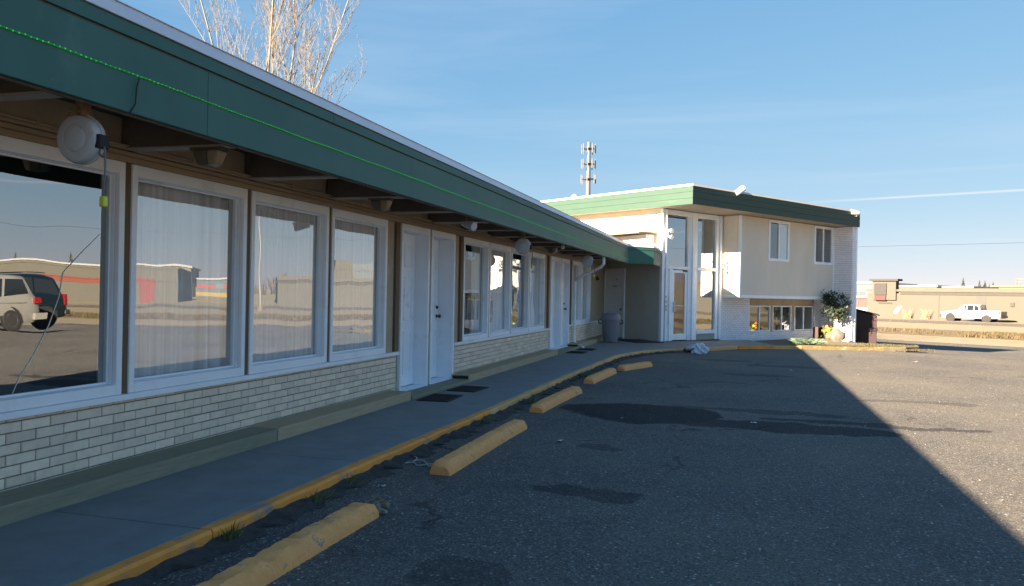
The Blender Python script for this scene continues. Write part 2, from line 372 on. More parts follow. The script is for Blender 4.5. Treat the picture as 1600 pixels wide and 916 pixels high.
sheet('forecourt', mat('pale_paving', (.22,.18,.125), .95, var=.08, vscale=.4), [63,66,69.98], [-160,-60,-20,0,20,60], .004)  # forecourt paving in one even pale tan
mb = MB(); mb.v = [W(s,e,hz(s)+.02) for s in (59.0,59.12) for e in (-150,40)]; mb.f = [(0,1,3,2)]; mb.t = [1]
struct(mb.build('road_centre_line', mat('faded_yellow_line', (.5,.38,.1), .8)))
# dry grass on the verge
rn = random.Random(3)
mb = MB()
for i in range(15000):
    s = rn.triangular(36.2, 44.2, 38.5); e = -45*rn.random()**1.4+5 if rn.random() < .8 else rn.uniform(-90,12)
    x, y, z = W(s, e); h = rn.uniform(.08,.30)*(1.25-abs(s-39)/7); a = rn.uniform(0,PI); wd = rn.uniform(.02,.06)
    dx, dy = math.cos(a)*wd, math.sin(a)*wd; lx, ly = rn.uniform(-.14,.14), rn.uniform(-.14,.14)
    mb.add([(x-dx,y-dy,z-.02),(x+dx,y+dy,z-.02),(x+lx,y+ly,z+h)], [(0,1,2)], rn.uniform(.6,1.25))
tag(mb.build('dry_grass', mat('dry_grass_blades', (.078,.060,.031), .9, var=.3, vscale=.7, tone=True), recalc=False), 'golden dry grass along the verge beside the road', 'grass', kind='stuff')

# ------------------------------------------------------------------ sidewalk and kerb
OUT = [(-2.91,-8),(-2.91,3.925),(-2.91,5.9),(-2.86,9),(-2.86,14),(-2.76,18.6),(-2.42,20.25),(-1.9,21.4),(-1.2,22.3),(-.6,23.25),(-.1,24.05),(.6,24.55),(1.7,25.02),(2.9,25.45),(4.05,25.85),(4.75,26.3),(5.25,27.0),(5.4,27.9)]
def offs(pl, d):
    r = []
    for i, p in enumerate(pl):
        a = Vector(pl[max(i-1,0)]); b = Vector(pl[min(i+1,len(pl)-1)]); t = (b-a).normalized(); r.append((p[0]-t.y*d, p[1]+t.x*d))
    return r
KW = .098
inn = offs(OUT, KW+.002)
def xin(y):
    for (a,b),(c,d) in zip(inn, inn[1:]):
        if b <= y <= d: return a+(c-a)*(y-b)/(d-b)
    return inn[0][0]
def walk_poly(y0, y1, left):
    return [(left,y0),(-3.32,y0),(-3.32,y1),(left,y1)]
mb = MB()
js = [-8,-4,-.6,1.0,3.925,5.9,7.4,9.0,11.6,14.0,16.6]
for a, b in zip(js, js[1:]):
    mb.prism([(-4.9,a+.006),(xin(a),a+.006),(xin(b),b-.006),(-4.9,b-.006)], -.2, .1)
mb.prism([(-4.9,16.606),(xin(16.606),16.606)]+inn[5:7]+[(-3.2,23.2),(-2.43,24.88),(-4.9,26.6)], -.2, .1)
ap = [(inn[6][0]+.002,inn[6][1]+.006)]+inn[7:12]+[(1.0,24.83),(.2,27.6),(-2.43,24.9),(-3.19,23.2)]
mb.prism(ap, -.2, .098)
struct(mb.build('sidewalk', concrete, bevel=.004))
# planting strip on the right part of the island
bed = [(1.0,24.84)]+inn[12:17]+[(5.3,27.9),(4.9,28.5),(3.6,28.9),(2.6,31.6),(.2,27.6)]
mb = MB(); mb.prism(bed, -.3, .06); struct(mb.build('planting_bed', mat('bed_soil', (.15,.12,.085), .95, var=.4, vscale=5, bump=.6, bscale=25)))
def kerb(name, pl, mt, h=.102, wd=.098, parent=None, joints=False, zf=None):
    i_ = offs(pl, wd); mb = MB(); n = len(pl)
    vs = []
    for (ox,oy),(ix,iy) in zip(pl, i_):
        z0 = -.3
        jx = random.uniform(-.006,.006); top = h+random.uniform(-.004,.004)
        tx, ty = ix-ox, iy-oy
        vs += [(ox+jx-tx*.03,oy-ty*.03,z0),(ox+jx+tx*.02,oy+ty*.02,top-.02),(ox+jx+tx*.14,oy+ty*.14,top),(ix,iy,top-.006),(ix,iy,z0)]
    fs = []
    for k in range(n-1):
        for j in range(4): fs.append((k*5+j,(k+1)*5+j,(k+1)*5+j+1,k*5+j+1))
    fs += [(0,1,2,3,4), tuple((n-1)*5+q for q in (4,3,2,1,0))]
    mb.add(vs, fs)
    o = mb.build(name, mt); return o
def dense(pl, st=.25):
    r = []
    for (a,b),(c,d) in zip(pl, pl[1:]):
        k = max(1, int(math.hypot(c-a,d-b)/st))
        for i in range(k): r.append((a+(c-a)*i/k, b+(d-b)*i/k))
    r.append(pl[-1]); return r
yk = mat('worn_yellow_kerb_paint', (.85,.31,.055), .8, var=.16, vscale=5, bump=.35, bscale=50, dirt=((.22,.21,.20), .50, .14, .85), dscale=3.2)
yk2 = mat('faded_kerb', (.68,.37,.14), .85, var=.15, vscale=5, bump=.3, bscale=50, dirt=((.27,.24,.2), .50, .18, .7), dscale=2.2)
struct(kerb('kerb', dense([(OUT[0]),(-2.91,3.92)]), yk)); struct(kerb('kerb', dense([(-2.91,3.93)]+OUT[2:4]), yk))
struct(kerb('kerb', dense([OUT[3]]+OUT[4:6]), yk2)); struct(kerb('kerb', dense(OUT[5:11]), yk2))
struct(kerb('kerb', dense([(-.08,24.07),(.6,24.55),(.95,24.7)]), yk)); struct(kerb('kerb', dense([(.95,24.7),(1.7,25.02)]), yk2))
yk3 = mat('sunlit_yellow_kerb_copy', (.115,.085,.035), .8, var=.2, vscale=3, dirt=((.3,.27,.2), .52, .14, .8), dscale=2.5)  # same yellow kerb paint, colour darkened because this stretch lies in sun
struct(kerb('kerb', dense([(1.7,25.02),(2.9,25.45),(4.05,25.85)]), yk3)); struct(kerb('kerb', dense([(4.05,25.85)]+OUT[15:]), mat('sunlit_faded_kerb_copy', (.14,.12,.085), .9, var=.25, vscale=4, bump=.4, bscale=30)))  # kerb end repeats the faded kerb in a darker colour for direct sun
# gutter of soil and grit between kerb and lot
mb = MB(); gp = dense([(OUT[0][0]-.01,-4)]+[(a-.01,b) for a,b in OUT[1:9]], .1)
o1 = offs(gp, -.05); o2 = offs(gp, -.16); vs = []
for (a,b),(e,f),(c,d) in zip(gp, o1, o2):
    q = random.uniform(.3,1.35); h_ = random.uniform(.035,.062)
    vs += [(a,b,h_), (e,f,h_*.7), (a+(c-a)*q, b+(d-b)*q, .003)]
mb.add(vs, [(3*i+k,3*i+k+1,3*i+k+4,3*i+k+3) for i in range(len(gp)-1) for k in (0,1)])
struct(mb.build('gutter_soil', soil))
# loose grit
def pebbles(mb, n, fn, smin, smax, rn):
    for _ in range(n):
        x, y, z = fn(); r = rn.uniform(smin, smax)*(.6+.4*rn.random()); a = rn.uniform(0,PI); c_, s_ = math.cos(a), math.sin(a)
        ex, ey, ez = r*rn.uniform(.7,1.5), r, r*rn.uniform(.5,.8)
        vs = [(x+c_*u*ex-s_*v*ey, y+s_*u*ex+c_*v*ey, z+q*ez) for u,v,q in ((1,0,0),(0,1,0),(-1,0,.1),(0,-1,0),(.2,.1,1),(0,0,-.5))]
        mb.add(vs, [(0,1,4),(1,2,4),(2,3,4),(3,0,4),(1,0,5),(2,1,5),(3,2,5),(0,3,5)], rn.uniform(.35,1.5))
rn = random.Random(11)
def near():
    t = rn.random()**1.5*22+.8; x = -2.84+abs(rn.gauss(0,.22)) if rn.random() < .55 else rn.uniform(-2.84, 2.5+t*.25)
    return x, t, .004
mb = MB(); pebbles(mb, 5200, near, .003, .0085, rn)
pebbles(mb, 130, lambda: (rn.uniform(-2.8,5), rn.uniform(2,20), .004), .009, .018, rn)
tag(mb.build('loose_gravel', mat('gravel_stone', (.23,.215,.20), .85, tone=True, var=.2, vscale=8)), 'small loose stones and grit scattered over the asphalt', 'gravel', kind='stuff')

# ------------------------------------------------------------------ MOTEL
XW = -4.4
motel = root('motel_building', 'long single storey motel with green roof fascia and cream brick under white windows', 'building', (-4.4, 0, 0))
WIN = [3.38+1.5*i for i in range(4)]                      # casing start, 1.43 long
W2 = [12.22+1.395*i for i in range(4)]
W3 = [20.85, 22.2]
wins = [(y, y+1.43) for y in WIN]+[(y, y+1.335) for y in W2]+[(y, y+1.29) for y in W3]
DOORS = [(9.74,10.73),(10.80,11.79),(18.33,19.36),(19.43,20.46)]
SILL, HEAD = .70, 2.41
# walls: solid shell with openings
mb = MB()
openings = [(a+.05,b-.05,SILL+.05,HEAD-.06) for a,b in wins]+[(a+.05,b-.05,0,HEAD-.06) for a,b in DOORS]
openings.sort()
y = -8
for a,b,z0,z1 in openings:
    mb.box(XW-.16, XW-.022, y, a, 0, 2.74)
    if z0 > 0: mb.box(XW-.16, XW-.022, a, b, 0, z0)
    mb.box(XW-.16, XW-.022, a, b, z1, 2.74); y = b
mb.box(XW-.16, XW-.022, y, 26.25, 0, 2.74)
mb.box(-12, -11.85, -8, 31, 0, 2.74); mb.box(-11.85, XW-.16, -8, -7.85, 0, 2.74)
mb.build('wall', stucco, motel)
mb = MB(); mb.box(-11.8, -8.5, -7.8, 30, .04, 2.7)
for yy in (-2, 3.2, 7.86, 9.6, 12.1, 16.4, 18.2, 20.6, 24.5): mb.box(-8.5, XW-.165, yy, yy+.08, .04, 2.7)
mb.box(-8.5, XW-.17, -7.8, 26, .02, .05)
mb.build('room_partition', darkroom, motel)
# bricks
def bricks(mb, u0, u1, z0, z1, place, bl=.22, bh=.067, j=.008, depth=.022, tonev=.2, seed=1):
    rn = random.Random(seed); rows = int(round((z1-z0)/bh)); bh = (z1-z0)/rows
    for r in range(rows):
        u = u0 - (bl/2 if r % 2 else 0) - .03
        while u < u1:
            a, b = max(u+j/2, u0), min(u+bl-j/2, u1)
            if b-a > .02:
                zz0 = z0+r*bh+j/2+rn.uniform(-.001,.001); zz1 = z0+(r+1)*bh-j/2+rn.uniform(-.001,.001); dp = depth+rn.uniform(-.002,.001); e = .004
                tone = 1+rn.uniform(-tonev,tonev)*rn.random()
                q = [(a,zz0,0),(b,zz0,0),(b,zz1,0),(a,zz1,0),(a,zz0,dp-e),(b,zz0,dp-e),(b,zz1,dp-e),(a,zz1,dp-e),(a+e,zz0+e,dp),(b-e,zz0+e,dp),(b-e,zz1-e,dp),(a+e,zz1-e,dp)]
                mb.add([place(*p) for p in q], [(8,9,10,11)]+[(k,(k+1)%4,4+(k+1)%4,4+k) for k in range(4)]+[(4+k,4+(k+1)%4,8+(k+1)%4,8+k) for k in range(4)], tone)
            u += bl
mpl = lambda u, z, d: (XW-.022+d, u, z)
mb = MB()
for k_, (a_, b_) in enumerate(((.5,9.68),(11.83,18.28),(20.5,26.2))):
    mb = MB(); bricks(mb, a_, b_, .146, SILL-.002, mpl, bh=.069, seed=2+k_); mb.build('brick_base', brickpaint, motel, recalc=True)
mb = MB()
for a,b in ((.5,9.68),(11.83,18.28),(20.5,26.2)): mb.box(XW-.03, XW-.012, a, b, .1, SILL-.004)
mb.build('mortar', mortar, motel)
# windows
def motel_window(a, b, left, right):
    fr = MB()
    ring(fr, XW-.02, XW+.022, a, b, SILL+.002, HEAD, .056, .075, .09)           # outer casing
    ring(fr, XW-.10, XW-.0205, a+.050, b-.050, SILL+.06, HEAD-.07, .008, .019, .024)   # reveal
    ring(fr, XW-.080, XW-.052, a+.0582, b-.0582, SILL+.0795, HEAD-.0945, .010, .016, .012)  # sash
    f = fr.build('window', white, motel, bevel=.004)
    g = MB(); sheet_x(g, XW-.062, a+.065, b-.065, SILL+.09, HEAD-.10); g.build('pane', glass if left else glassc, f)
    return f
for i,(a,b) in enumerate(wins):
    f = motel_window(a, b, i in (0, 4, 6), 0)
    if i == 0:
        g = MB(); g.tube([(XW-.059,4.66,1.87),(XW-.059,4.50,1.73),(XW-.059,4.345,1.585),(XW-.059,4.315,1.42),(XW-.059,4.235,1.225),(XW-.059,4.125,1.04),(XW-.059,4.02,.90),(XW-.059,3.97,.80)], [.0015,.002,.003,.003,.003,.003,.003,.002], 4)
        g.build('glass_crack', mat('crack_edge', (.95,.9,.8), .6), f)
sb = MB()
for a,b in ((.5,9.69),(11.82,18.29),(20.49,26.2)): sb.box(XW-.01, XW+.04, a, b, SILL-.045, SILL)
sb.build('window_sill', white, motel, bevel=.004)
def post_(*a): pm = MB(); pm.box(*a); pm.build('post', woodpost, motel)
for a in [WIN[0]-.07]+[y+1.43 for y in WIN[:3]]: post_(XW-.03, XW+.006, a+.002, a+.068, SILL+.002, HEAD+.0)
for y_ in (9.60, 12.09, 18.13, 20.68, 11.80): post_(XW-.03, XW+.012, y_, y_+.12 if y_ != 11.80 else y_+.04, SILL+.002, HEAD)
post_(XW-.03, XW+.006, 10.735, 10.795, .15, HEAD); post_(XW-.03, XW+.006, 19.365, 19.425, .15, HEAD)
# doors
def motel_door(a, b, ajar=0, deep=.175, panels=True, knob=True):
    fr = MB()
    z0 = .15
    fr.box(XW-.02, XW+.03, a, a+.055, z0, HEAD); fr.box(XW-.02, XW+.03, b-.055, b, z0, HEAD); fr.box(XW-.02, XW+.03, a+.055, b-.055, HEAD-.09, HEAD)
    fr.box(XW-.26, XW-.0205, a+.04, a+.054, z0, HEAD-.07); fr.box(XW-.26, XW-.0205, b-.054, b-.04, z0, HEAD-.07); fr.box(XW-.26, XW-.0205, a+.054, b-.054, HEAD-.09, HEAD-.075)
    fr.box(XW-.26, XW+.05, a+.01, b-.01, z0-.03, z0)
    fr.build('door_frame', white, motel, bevel=.004)
    d = MB(); x0 = XW-deep; y0, y1, dz0, dz1 = a+.056, b-.056, z0+.012, HEAD-.094
    d.box(x0-.04, x0, y0, y1, dz0, dz1)
    w_ = y1-y0
    for (u0,u1) in ((.14,.45),(.55,.86)):
        for (v0,v1) in ((.08,.36),(.43,.72),(.78,.93)):
            ya, yb = y0+w_*u0, y0+w_*u1; za, zb = dz0+(dz1-dz0)*v0, dz0+(dz1-dz0)*v1
            ring(d, x0-.001, x0+.012, ya, yb, za, zb, .022)
    o = d.build('door', whitedoor, motel, bevel=.002)
    h = MB()
    if knob:
        yy = y1-.07
        h.lathe([(.028,0),(.028,.01),(.012,.014),(.012,.04),(.028,.05),(.028,.07),(.01,.078)], (x0, yy, 1.12), (1,0,0), 14)
        h.build('door_knob', blackmetal, o)
        h = MB(); h.lathe([(.026,0),(.026,.02),(.012,.03)], (x0, yy, 1.26), (1,0,0), 14); h.build('deadbolt', blackmetal, o)
    return o
motel_door(*DOORS[0], knob=False); motel_door(*DOORS[1], deep=.23); motel_door(*DOORS[2], knob=False, deep=.1); motel_door(*DOORS[3], deep=.1)
# header trim and conduit
mb = MB(); mb.box(XW-.02, XW+.03, -8, 26.2, HEAD+.002, HEAD+.045); mb.box(XW-.02, XW+.018, -8, 26.2, HEAD+.05, HEAD+.085); mb.box(XW-.02, XW+.035, -8, 26.2, HEAD+.09, HEAD+.115)
mb.build('header_trim', header, motel, bevel=.003)
mb = MB(); mb.tube([(XW+.05, -6+.5*i, HEAD+.12+.004*math.sin(i*1.7)) for i in range(63)], .009, 6); 
for i in range(20): mb.box(XW+.02, XW+.065, -5+1.5*i, -4.97+1.5*i, HEAD+.105, HEAD+.135)
mb.build('conduit', mat('tan_conduit', (.42,.31,.20), .5), motel)
# roof
inn_roof = [(-12.1,-8),(-3.15,-8),(-3.15,22.27),(-2.52,22.98),(-2.52,24.86),(-11.5,30.9),(-12.1,30.9)]
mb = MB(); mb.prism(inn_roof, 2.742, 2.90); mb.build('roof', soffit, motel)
FP = [(-3.1,-8),(-3.1,22.3),(-2.47,23.0),(-2.45,24.83)]
def strip(mb, pl, z0, z1, t0, t1, lean=0):      # vertical board following a plan line, thickness from t0 to t1 inward (left of travel)
    a = offs2(pl, t0); b = offs2(pl, t1); c = offs2(pl, t0+lean); n = len(pl)
    vs = []
    for i in range(n): vs += [(*a[i],z0),(*c[i],z1),(*b[i],z1),(*b[i],z0)]
    fs = []
    for i in range(n-1):
        for k in range(4): fs.append((i*4+k,(i+1)*4+k,(i+1)*4+(k+1)%4,i*4+(k+1)%4))
    fs += [(0,1,2,3), tuple((n-1)*4+k for k in (3,2,1,0))]
    mb.add(vs, fs)
def offs2(pl, d):
    r = []
    for i, p in enumerate(pl):
        p = Vector(p)
        ts = []
        if i > 0: ts.append((p-Vector(pl[i-1])).normalized())
        if i < len(pl)-1: ts.append((Vector(pl[i+1])-p).normalized())
        n = sum(((Vector((-t.y,t.x))) for t in ts), Vector((0,0))).normalized(); k = 1/max(.4, n.dot(Vector((-ts[0].y,ts[0].x))))
        r.append(tuple(p+n*d*k))
    return r
def cutline(pl, cuts):
    segs = []; cur = [pl[0]]
    for c in cuts: segs.append([cur[0],(pl[0][0],c-.0015)]); cur = [(pl[0][0],c+.0015)]
    segs.append([cur[0]]+pl[1:]); return segs
mb = MB()
for sg in cutline(FP, [-5.1,-2.05,1.0,4.05,7.1,10.15,13.2,16.25,19.3]): strip(mb, sg, 2.41, 2.79, 0, .035)
for sg in cutline(FP, [-3.6,-.55,2.5,5.55,8.6,11.65,14.7,17.75,20.8]): strip(mb, sg, 2.803, 2.875, -.006, .035)
mb.build('fascia', green, motel, bevel=.002)
mb = MB(); yy = -2.0; rn = random.Random(77)
while yy < 22:
    for zz_ in (2.45, 2.745): 
        z_ = zz_+rn.uniform(-.008,.008); mb.lathe([(.0035,0),(.0035,.0012)], (-3.1005, yy+rn.uniform(-.02,.02), z_), (1,0,0), 6)
    yy += .41
mb.build('nail_heads', rust, motel)['kind'] = 'stuff'
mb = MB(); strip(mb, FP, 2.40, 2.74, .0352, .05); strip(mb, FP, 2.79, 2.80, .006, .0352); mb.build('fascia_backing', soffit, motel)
mb = MB(); strip(mb, FP, 2.882, 2.962, -.016, .12, .03); strip(mb, FP, 2.9625, 2.967, .005, .5); mb.build('flashing', flash_m, motel, bevel=.003)
bm_ys = [-2.65,-1.15,.35,1.85,3.345,4.845,6.345,7.845,9.345,10.77,12.16,13.585,14.98,16.375,17.8,19.4,20.7,22.17]
for yb in bm_ys:
    mb = MB(); mb.box(XW-.01, -3.152, yb-.045, yb+.045, 2.515, 2.742); b_ = mb.build('beam', beamm, motel)
    mb = MB(); mb.box(XW-.008, -3.153, yb-.05, yb+.05, 2.50, 2.5145); mb.build('beam_batten', beamlow, b_)
# timber kerbs along the wall
def timb(x0, x1, y0, y1, z1, mt, end=False):
    mb = MB(); k = max(2, int((y1-y0)/.8)); vs = []
    for i in range(k+1):
        yy = y0+(y1-y0)*i/k; q = random.uniform(-.004,.004)
        vs += [(x0,yy,.08),(x0,yy,z1+q),(x1-.006,yy,z1+q),(x1+q,yy,z1-.012+q),(x1+q,yy,.08)]
    fs = [(i*5+j,(i+1)*5+j,(i+1)*5+(j+1)%5,i*5+(j+1)%5) for i in range(k) for j in range(5)]
    fs += [(4,3,2,1,0), tuple(k*5+j for j in range(5))]
    mb.add(vs, fs); return mb
G_T = 'timber beams laid along the foot of the motel wall'
def tim(name, args, label, ends=None):
    y0 = args[2]; r_ = timb(*args).build(name, args[5], None); o = r_
    o.data.transform(Matrix.Translation((-args[0],-args[2],0))); o.location = (args[0],args[2],0)
    tag(o, label, 'timber', G_T)
    BASE[o.name] = (0,0,0)
    if ends:
        e = MB(); e.box(.02, args[1]-args[0]-.02, -.004, .002, .09, args[4]-.02); p = e.build('end_grain', endgrain, None); p.parent = o
    return o
tim('timber_beam', (-4.379,-4.08,-8,6.4,.213,timber), 'greenish weathered timber beam under the nearest windows, closest to the camera')
tim('timber_beam', (-4.379,-4.08,6.41,9.45,.213,timber2), 'grey brown timber beam below the fourth window, ending at the first door step')
tim('timber_beam', (-4.379,-4.06,9.46,11.72,.148,timber), 'low timber step in front of the first pair of white doors')
tim('timber_beam', (-4.379,-4.08,11.73,14.9,.213,timber2), 'raised timber beam with dark cut end just past the first pair of doors', True)
tim('timber_beam', (-4.379,-4.08,14.91,17.95,.213,timber2), 'raised timber beam reaching the second pair of white doors')
tim('timber_beam', (-4.379,-4.06,17.96,20.3,.148,timber), 'low timber step in front of the second pair of white doors')
tim('timber_beam', (-4.379,-4.08,20.31,26.0,.213,timber2), 'raised timber beam with dark cut end behind the downspout foot', True)
# downspout
mb = MB()
def sq(mb, pts, r=.035): mb.tube(pts, r, 4)
mb.tube([(-3.22,18.9,2.42),(-3.22,18.9,2.25),(-3.3,19.0,2.18),(-4.2,20.7,1.93),(-4.33,20.93,1.86),(-4.33,20.93,.32),(-4.28,20.85,.2),(-4.1,20.6,.165),(-3.97,20.4,.13)], .037, 8)
mb.build('downspout', white, motel, smooth=True)
# small raised roof box against the office wall
mb = MB(); 
def lp(s,o,z): p = A+E1*s-E2*o; return (p.x,p.y,z)
def sbox(mb, s0,s1,o0,o1,z0,z1): 
    mb.add([lp(s0,o0,z0),lp(s1,o0,z0),lp(s1,o1,z0),lp(s0,o1,z0),lp(s0,o0,z1),lp(s1,o0,z1),lp(s1,o1,z1),lp(s0,o1,z1)], [(0,3,2,1),(4,5,6,7),(0,1,5,4),(1,2,6,5),(2,3,7,6),(3,0,4,7)])
mb.add([lp(-.5,-.3,2.95),lp(-.1,-.3,2.95),lp(-.1,-2.7,2.95),lp(-.5,-2.7,2.95),lp(-.5,-.3,3.42),lp(-.1,-.3,3.42),lp(-.1,-2.7,3.3),lp(-.5,-2.7,3.3)], [(0,3,2,1),(4,5,6,7),(0,1,5,4),(1,2,6,5),(2,3,7,6),(3,0,4,7)])
mb.build('roof_box', mat('grey_white_panel', (.55,.54,.56), .7, var=.08), motel)
mb = MB(); mb.add([lp(-.95,-.2,3.43),lp(-.1,-.2,3.45),lp(-.1,-3.6,3.45),lp(-.95,-3.6,3.36),lp(-.95,-.2,3.47),lp(-.1,-.2,3.50),lp(-.1,-3.6,3.50),lp(-.95,-3.6,3.41)], [(0,3,2,1),(4,5,6,7),(0,1,5,4),(1,2,6,5),(2,3,7,6),(3,0,4,7)])
mb.build('roof_box_lid', mat('brown_trim', (.24,.18,.12), .8), motel)

# curtains (things of their own)
def curtain(a, b, z0, z1, x, label, seed, amp=.022, fold=.11, gap=0):
    rn = random.Random(seed); n = int((b-a)/.012); vs = []; ph = rn.uniform(0,6)
    for i in range(n+1):
        y_ = a+(b-a)*i/n
        d = amp*math.sin(2*PI*(y_-a)/fold+ph+.9*math.sin(y_*3.3+seed))*(.6+.4*math.sin(y_*5+seed)); 
        vs += [(x+d*.7, y_, z1),(x+d*1.25, y_, z0)]
    mb = MB(); mb.add(vs, [(2*i,2*i+1,2*i+3,2*i+2) for i in range(n)])
    o = mb.build('curtain', curtainm, smooth=True, recalc=False)
    o.data.transform(Matrix.Translation((-x,-a,-z0))); o.location = (x,a,z0)
    return tag(o, label, 'curtain', 'white curtains inside the motel windows')
XC = XW-.125
for i,(lab,st) in enumerate([('sheer white curtain with loose folds in the second window from the camera',.35),('fine white sheer curtain in the third window from the camera',0),('fine white sheer curtain in the fourth window, next to the doors',0)]):
    a,b = wins[i+1]; curtain(a+.02+st*.5, b-.02, .72, 2.33, XC-(.035 if i == 0 else 0), lab, i+3, .045 if i == 0 else .012, .17 if i == 0 else .07)
for i,lab in ((4,'white curtain half drawn in the first window past the door pair'),(5,'white curtain in the second window past the door pair'),(7,'white curtain in the fourth window past the door pair'),(8,'white curtain in the first of the two end windows'),(9,'white curtain in the last motel window before the corner')):
    a,b = wins[i]; curtain(a+(.75 if i == 4 else .5 if i in (5,) else .05), b-.02, .72, 2.33, XC, lab, i*3, .02, .12)

# ------------------------------------------------------------------ things hanging from the motel eaves
def beads():
    cord = MB(); bd = MB(); pts = []
    ys = [i*.25-3 for i in range(102)]
    def z_at(y):
        base = 2.615-.0022*max(0,y-3)**1.25
        return base-.006*abs(math.sin(y*.9))+.0015*math.sin(y*7)
    pts = [(-3.094, y, z_at(y)) for y in ys if y < 22.3]+[(-3.1+.63*t+.006,22.3+.7*t-.008,z_at(22.3)) for t in (.05,.5,.95)]
    cord.tube(pts, .0042, 4)
    y = 1.2
    while y < 22.3:
        z = z_at(y)+random.uniform(-.002,.002); r = random.uniform(.0036,.0058); x = -3.091
        bd.add([(x+r,y,z),(x,y+r*.9,z),(x-r,y,z),(x,y-r*.9,z),(x,y,z+r),(x,y,z-r)], [(0,1,4),(1,2,4),(2,3,4),(3,0,4),(1,0,5),(2,1,5),(3,2,5),(0,3,5)])
        y += .031
    return cord, bd
r_ = root('string_lights', 'thin string of tiny lit green lights along the dark green fascia', 'string lights', (-3.118, 3, 2.6))
cord, bd = beads(); cord.build('cord', ledcord, r_); bd.build('bulbs', led, r_)['kind'] = 'stuff'
mb = MB(); mb.tube([(-3.085,3.47,2.60),(-3.087,3.455,2.55),(-3.084,3.445,2.46),(-3.10,3.42,2.40)], .004, 5); mb.build('dropped_lead', black, r_)

def reel(y, x, z, label, first=None, cord=True):
    if first is not None: return dup(first, (x,y,z), None, label)
    r_ = root('cord_reel', label, 'cord reel', (x,y,z), 0, 'round cord reels hung under the eaves', local=True)
    ax = (.02,-1,-.03)
    b = MB(); b.lathe([(.03,-.040),(.106,-.040),(.120,-.034),(.126,-.024),(.127,.004),(.125,.032),(.118,.046),(.105,.052),(.077,.053),(.074,.048),(.068,.048),(.064,.056),(.055,.060),(.02,.061)], (0,0,0), ax, 40)
    b.build('housing', reelm, r_, smooth=True)
    b = MB(); b.lathe([(.133,-.004),(.133,.004)], (0,0,0), ax, 40); b.build('seam', reelm, r_)
    b = MB(); b.tube([(-.03,.0,.09),(-.045,0,.15),(-.02,0,.185),(.015,0,.17),(.03,0,.11)], .011, 6); b.box(-.03,.03,-.02,.02,.18,.24); b.box(.01,.025,-.03,.03,.12,.2)
    b.tube([(.0,-.03,.13),(-.05,-.035,.15),(-.075,-.03,.13)], .009, 6)
    b.build('bracket', rust, r_, smooth=False)
    b = MB(); b.box(.10,.145,-.035,.035,-.05,.02); b.build('cord_outlet', black, r_, bevel=.004)
    b = MB(); b.tube([(.135,0,-.03),(.15,-.004,-.06),(.158,-.01,-.12),(.162,-.012,-.17),(.155,-.012,-.25),(.152,-.012,-.30)], .0055, 6); b.tube([(.12,0,-.03),(.11,0,-.075),(.135,0,-.095)], .006, 5)
    b.build('cord', mat('grey_cord', (.12,.13,.16), .5), r_, smooth=True)
    b = MB(); b.box(.136,.170,-.025,.005,-.355,-.30); b.build('plug', plugm, r_, bevel=.005)
    return r_
r1 = reel(3.36, -3.34, 2.262, 'grey round cord reel with yellow plug hanging nearest the camera')
reel(12.16, -3.37, 2.255, 'grey round cord reel above the second group of windows', r1)
reel(17.4, -3.32, 2.25, 'farthest grey cord reel, beside the diagonal downspout', r1)
def eave_lamp(x, y, label, first=None):
    if first: return dup(first, (x,y,2.5), None, label)
    r_ = root('eave_lamp', label, 'lamp', (x,y,2.5), 0, 'boxy lamps under the eaves beams', local=True)
    b = MB(); b.box(-.13,.13,-.05,.05,-.02,0); b.build('mounting_plate', lampshell, r_, bevel=.003)
    b = MB(); b.add([(-.105,-.065,-.02),(.02,-.065,-.02),(.02,.065,-.02),(-.105,.065,-.02),(-.07,-.05,-.125),(.02,-.05,-.135),(.02,.05,-.135),(-.07,.05,-.125)], [(0,3,2,1),(4,5,6,7),(0,1,5,4),(1,2,6,5),(2,3,7,6),(3,0,4,7)]); b.build('housing', lampshell, r_, bevel=.012)
    b = MB(); b.add([(.021,-.065,-.02),(.115,-.065,-.02),(.115,.065,-.02),(.021,.065,-.02),(.021,-.05,-.135),(.08,-.05,-.12),(.08,.05,-.12),(.021,.05,-.135)], [(0,3,2,1),(4,5,6,7),(0,1,5,4),(1,2,6,5),(2,3,7,6),(3,0,4,7)]); b.build('lens', lampglass, r_, bevel=.01)
    return r_
el1 = eave_lamp(-3.69, 4.845, 'dark boxy lamp with tan lens under the beam beside the nearest reel')
eave_lamp(-3.78, 7.845, 'boxy lamp with tan lens under the beam above the fourth window', el1)
eave_lamp(-3.9, 16.375, 'farthest boxy lamp, under the beam before the second pair of doors', el1)
r_ = root('floodlight', 'small grey floodlight hanging from the eaves above the first pair of doors', 'floodlight', (-3.33,9.345,2.5), 0, local=True)
b = MB(); b.tube([(0,0,0),(0,0,-.06),(.01,-.02,-.12)], .014, 8); b.lathe([(.03,0),(.03,.03)], (0,0,-.035), (0,0,1), 12); b.build('arm', rust, r_)
b = MB(); b.lathe([(.03,-.09),(.04,-.02),(.052,.07),(.055,.11),(.04,.112)], (.03,-.03,-.16), (.8,-.35,-.2), 18); b.tube([(-.1,-.02,-.13),(.1,-.06,-.125),(.16,-.06,-.135)], .012, 6); b.build('lamp_head', mat('grey_lamp_metal', (.4,.41,.42), .4), r_, smooth=True)
r_ = root('bulb_holder', 'small white bulb in a holder under the eaves before the second pair of doors', 'lamp', (-3.35,14.98,2.5), 0, local=True)
b = MB(); b.lathe([(.02,0),(.022,-.04)], (0,0,0), (0,0,1), 10); b.build('socket', white, r_)
b = MB(); b.lathe([(.02,-.04),(.035,-.07),(.037,-.1),(.02,-.125)], (0,0,0), (0,0,1), 12); b.build('bulb', mat('frosted_bulb', (.8,.78,.7), .3), r_, smooth=True)
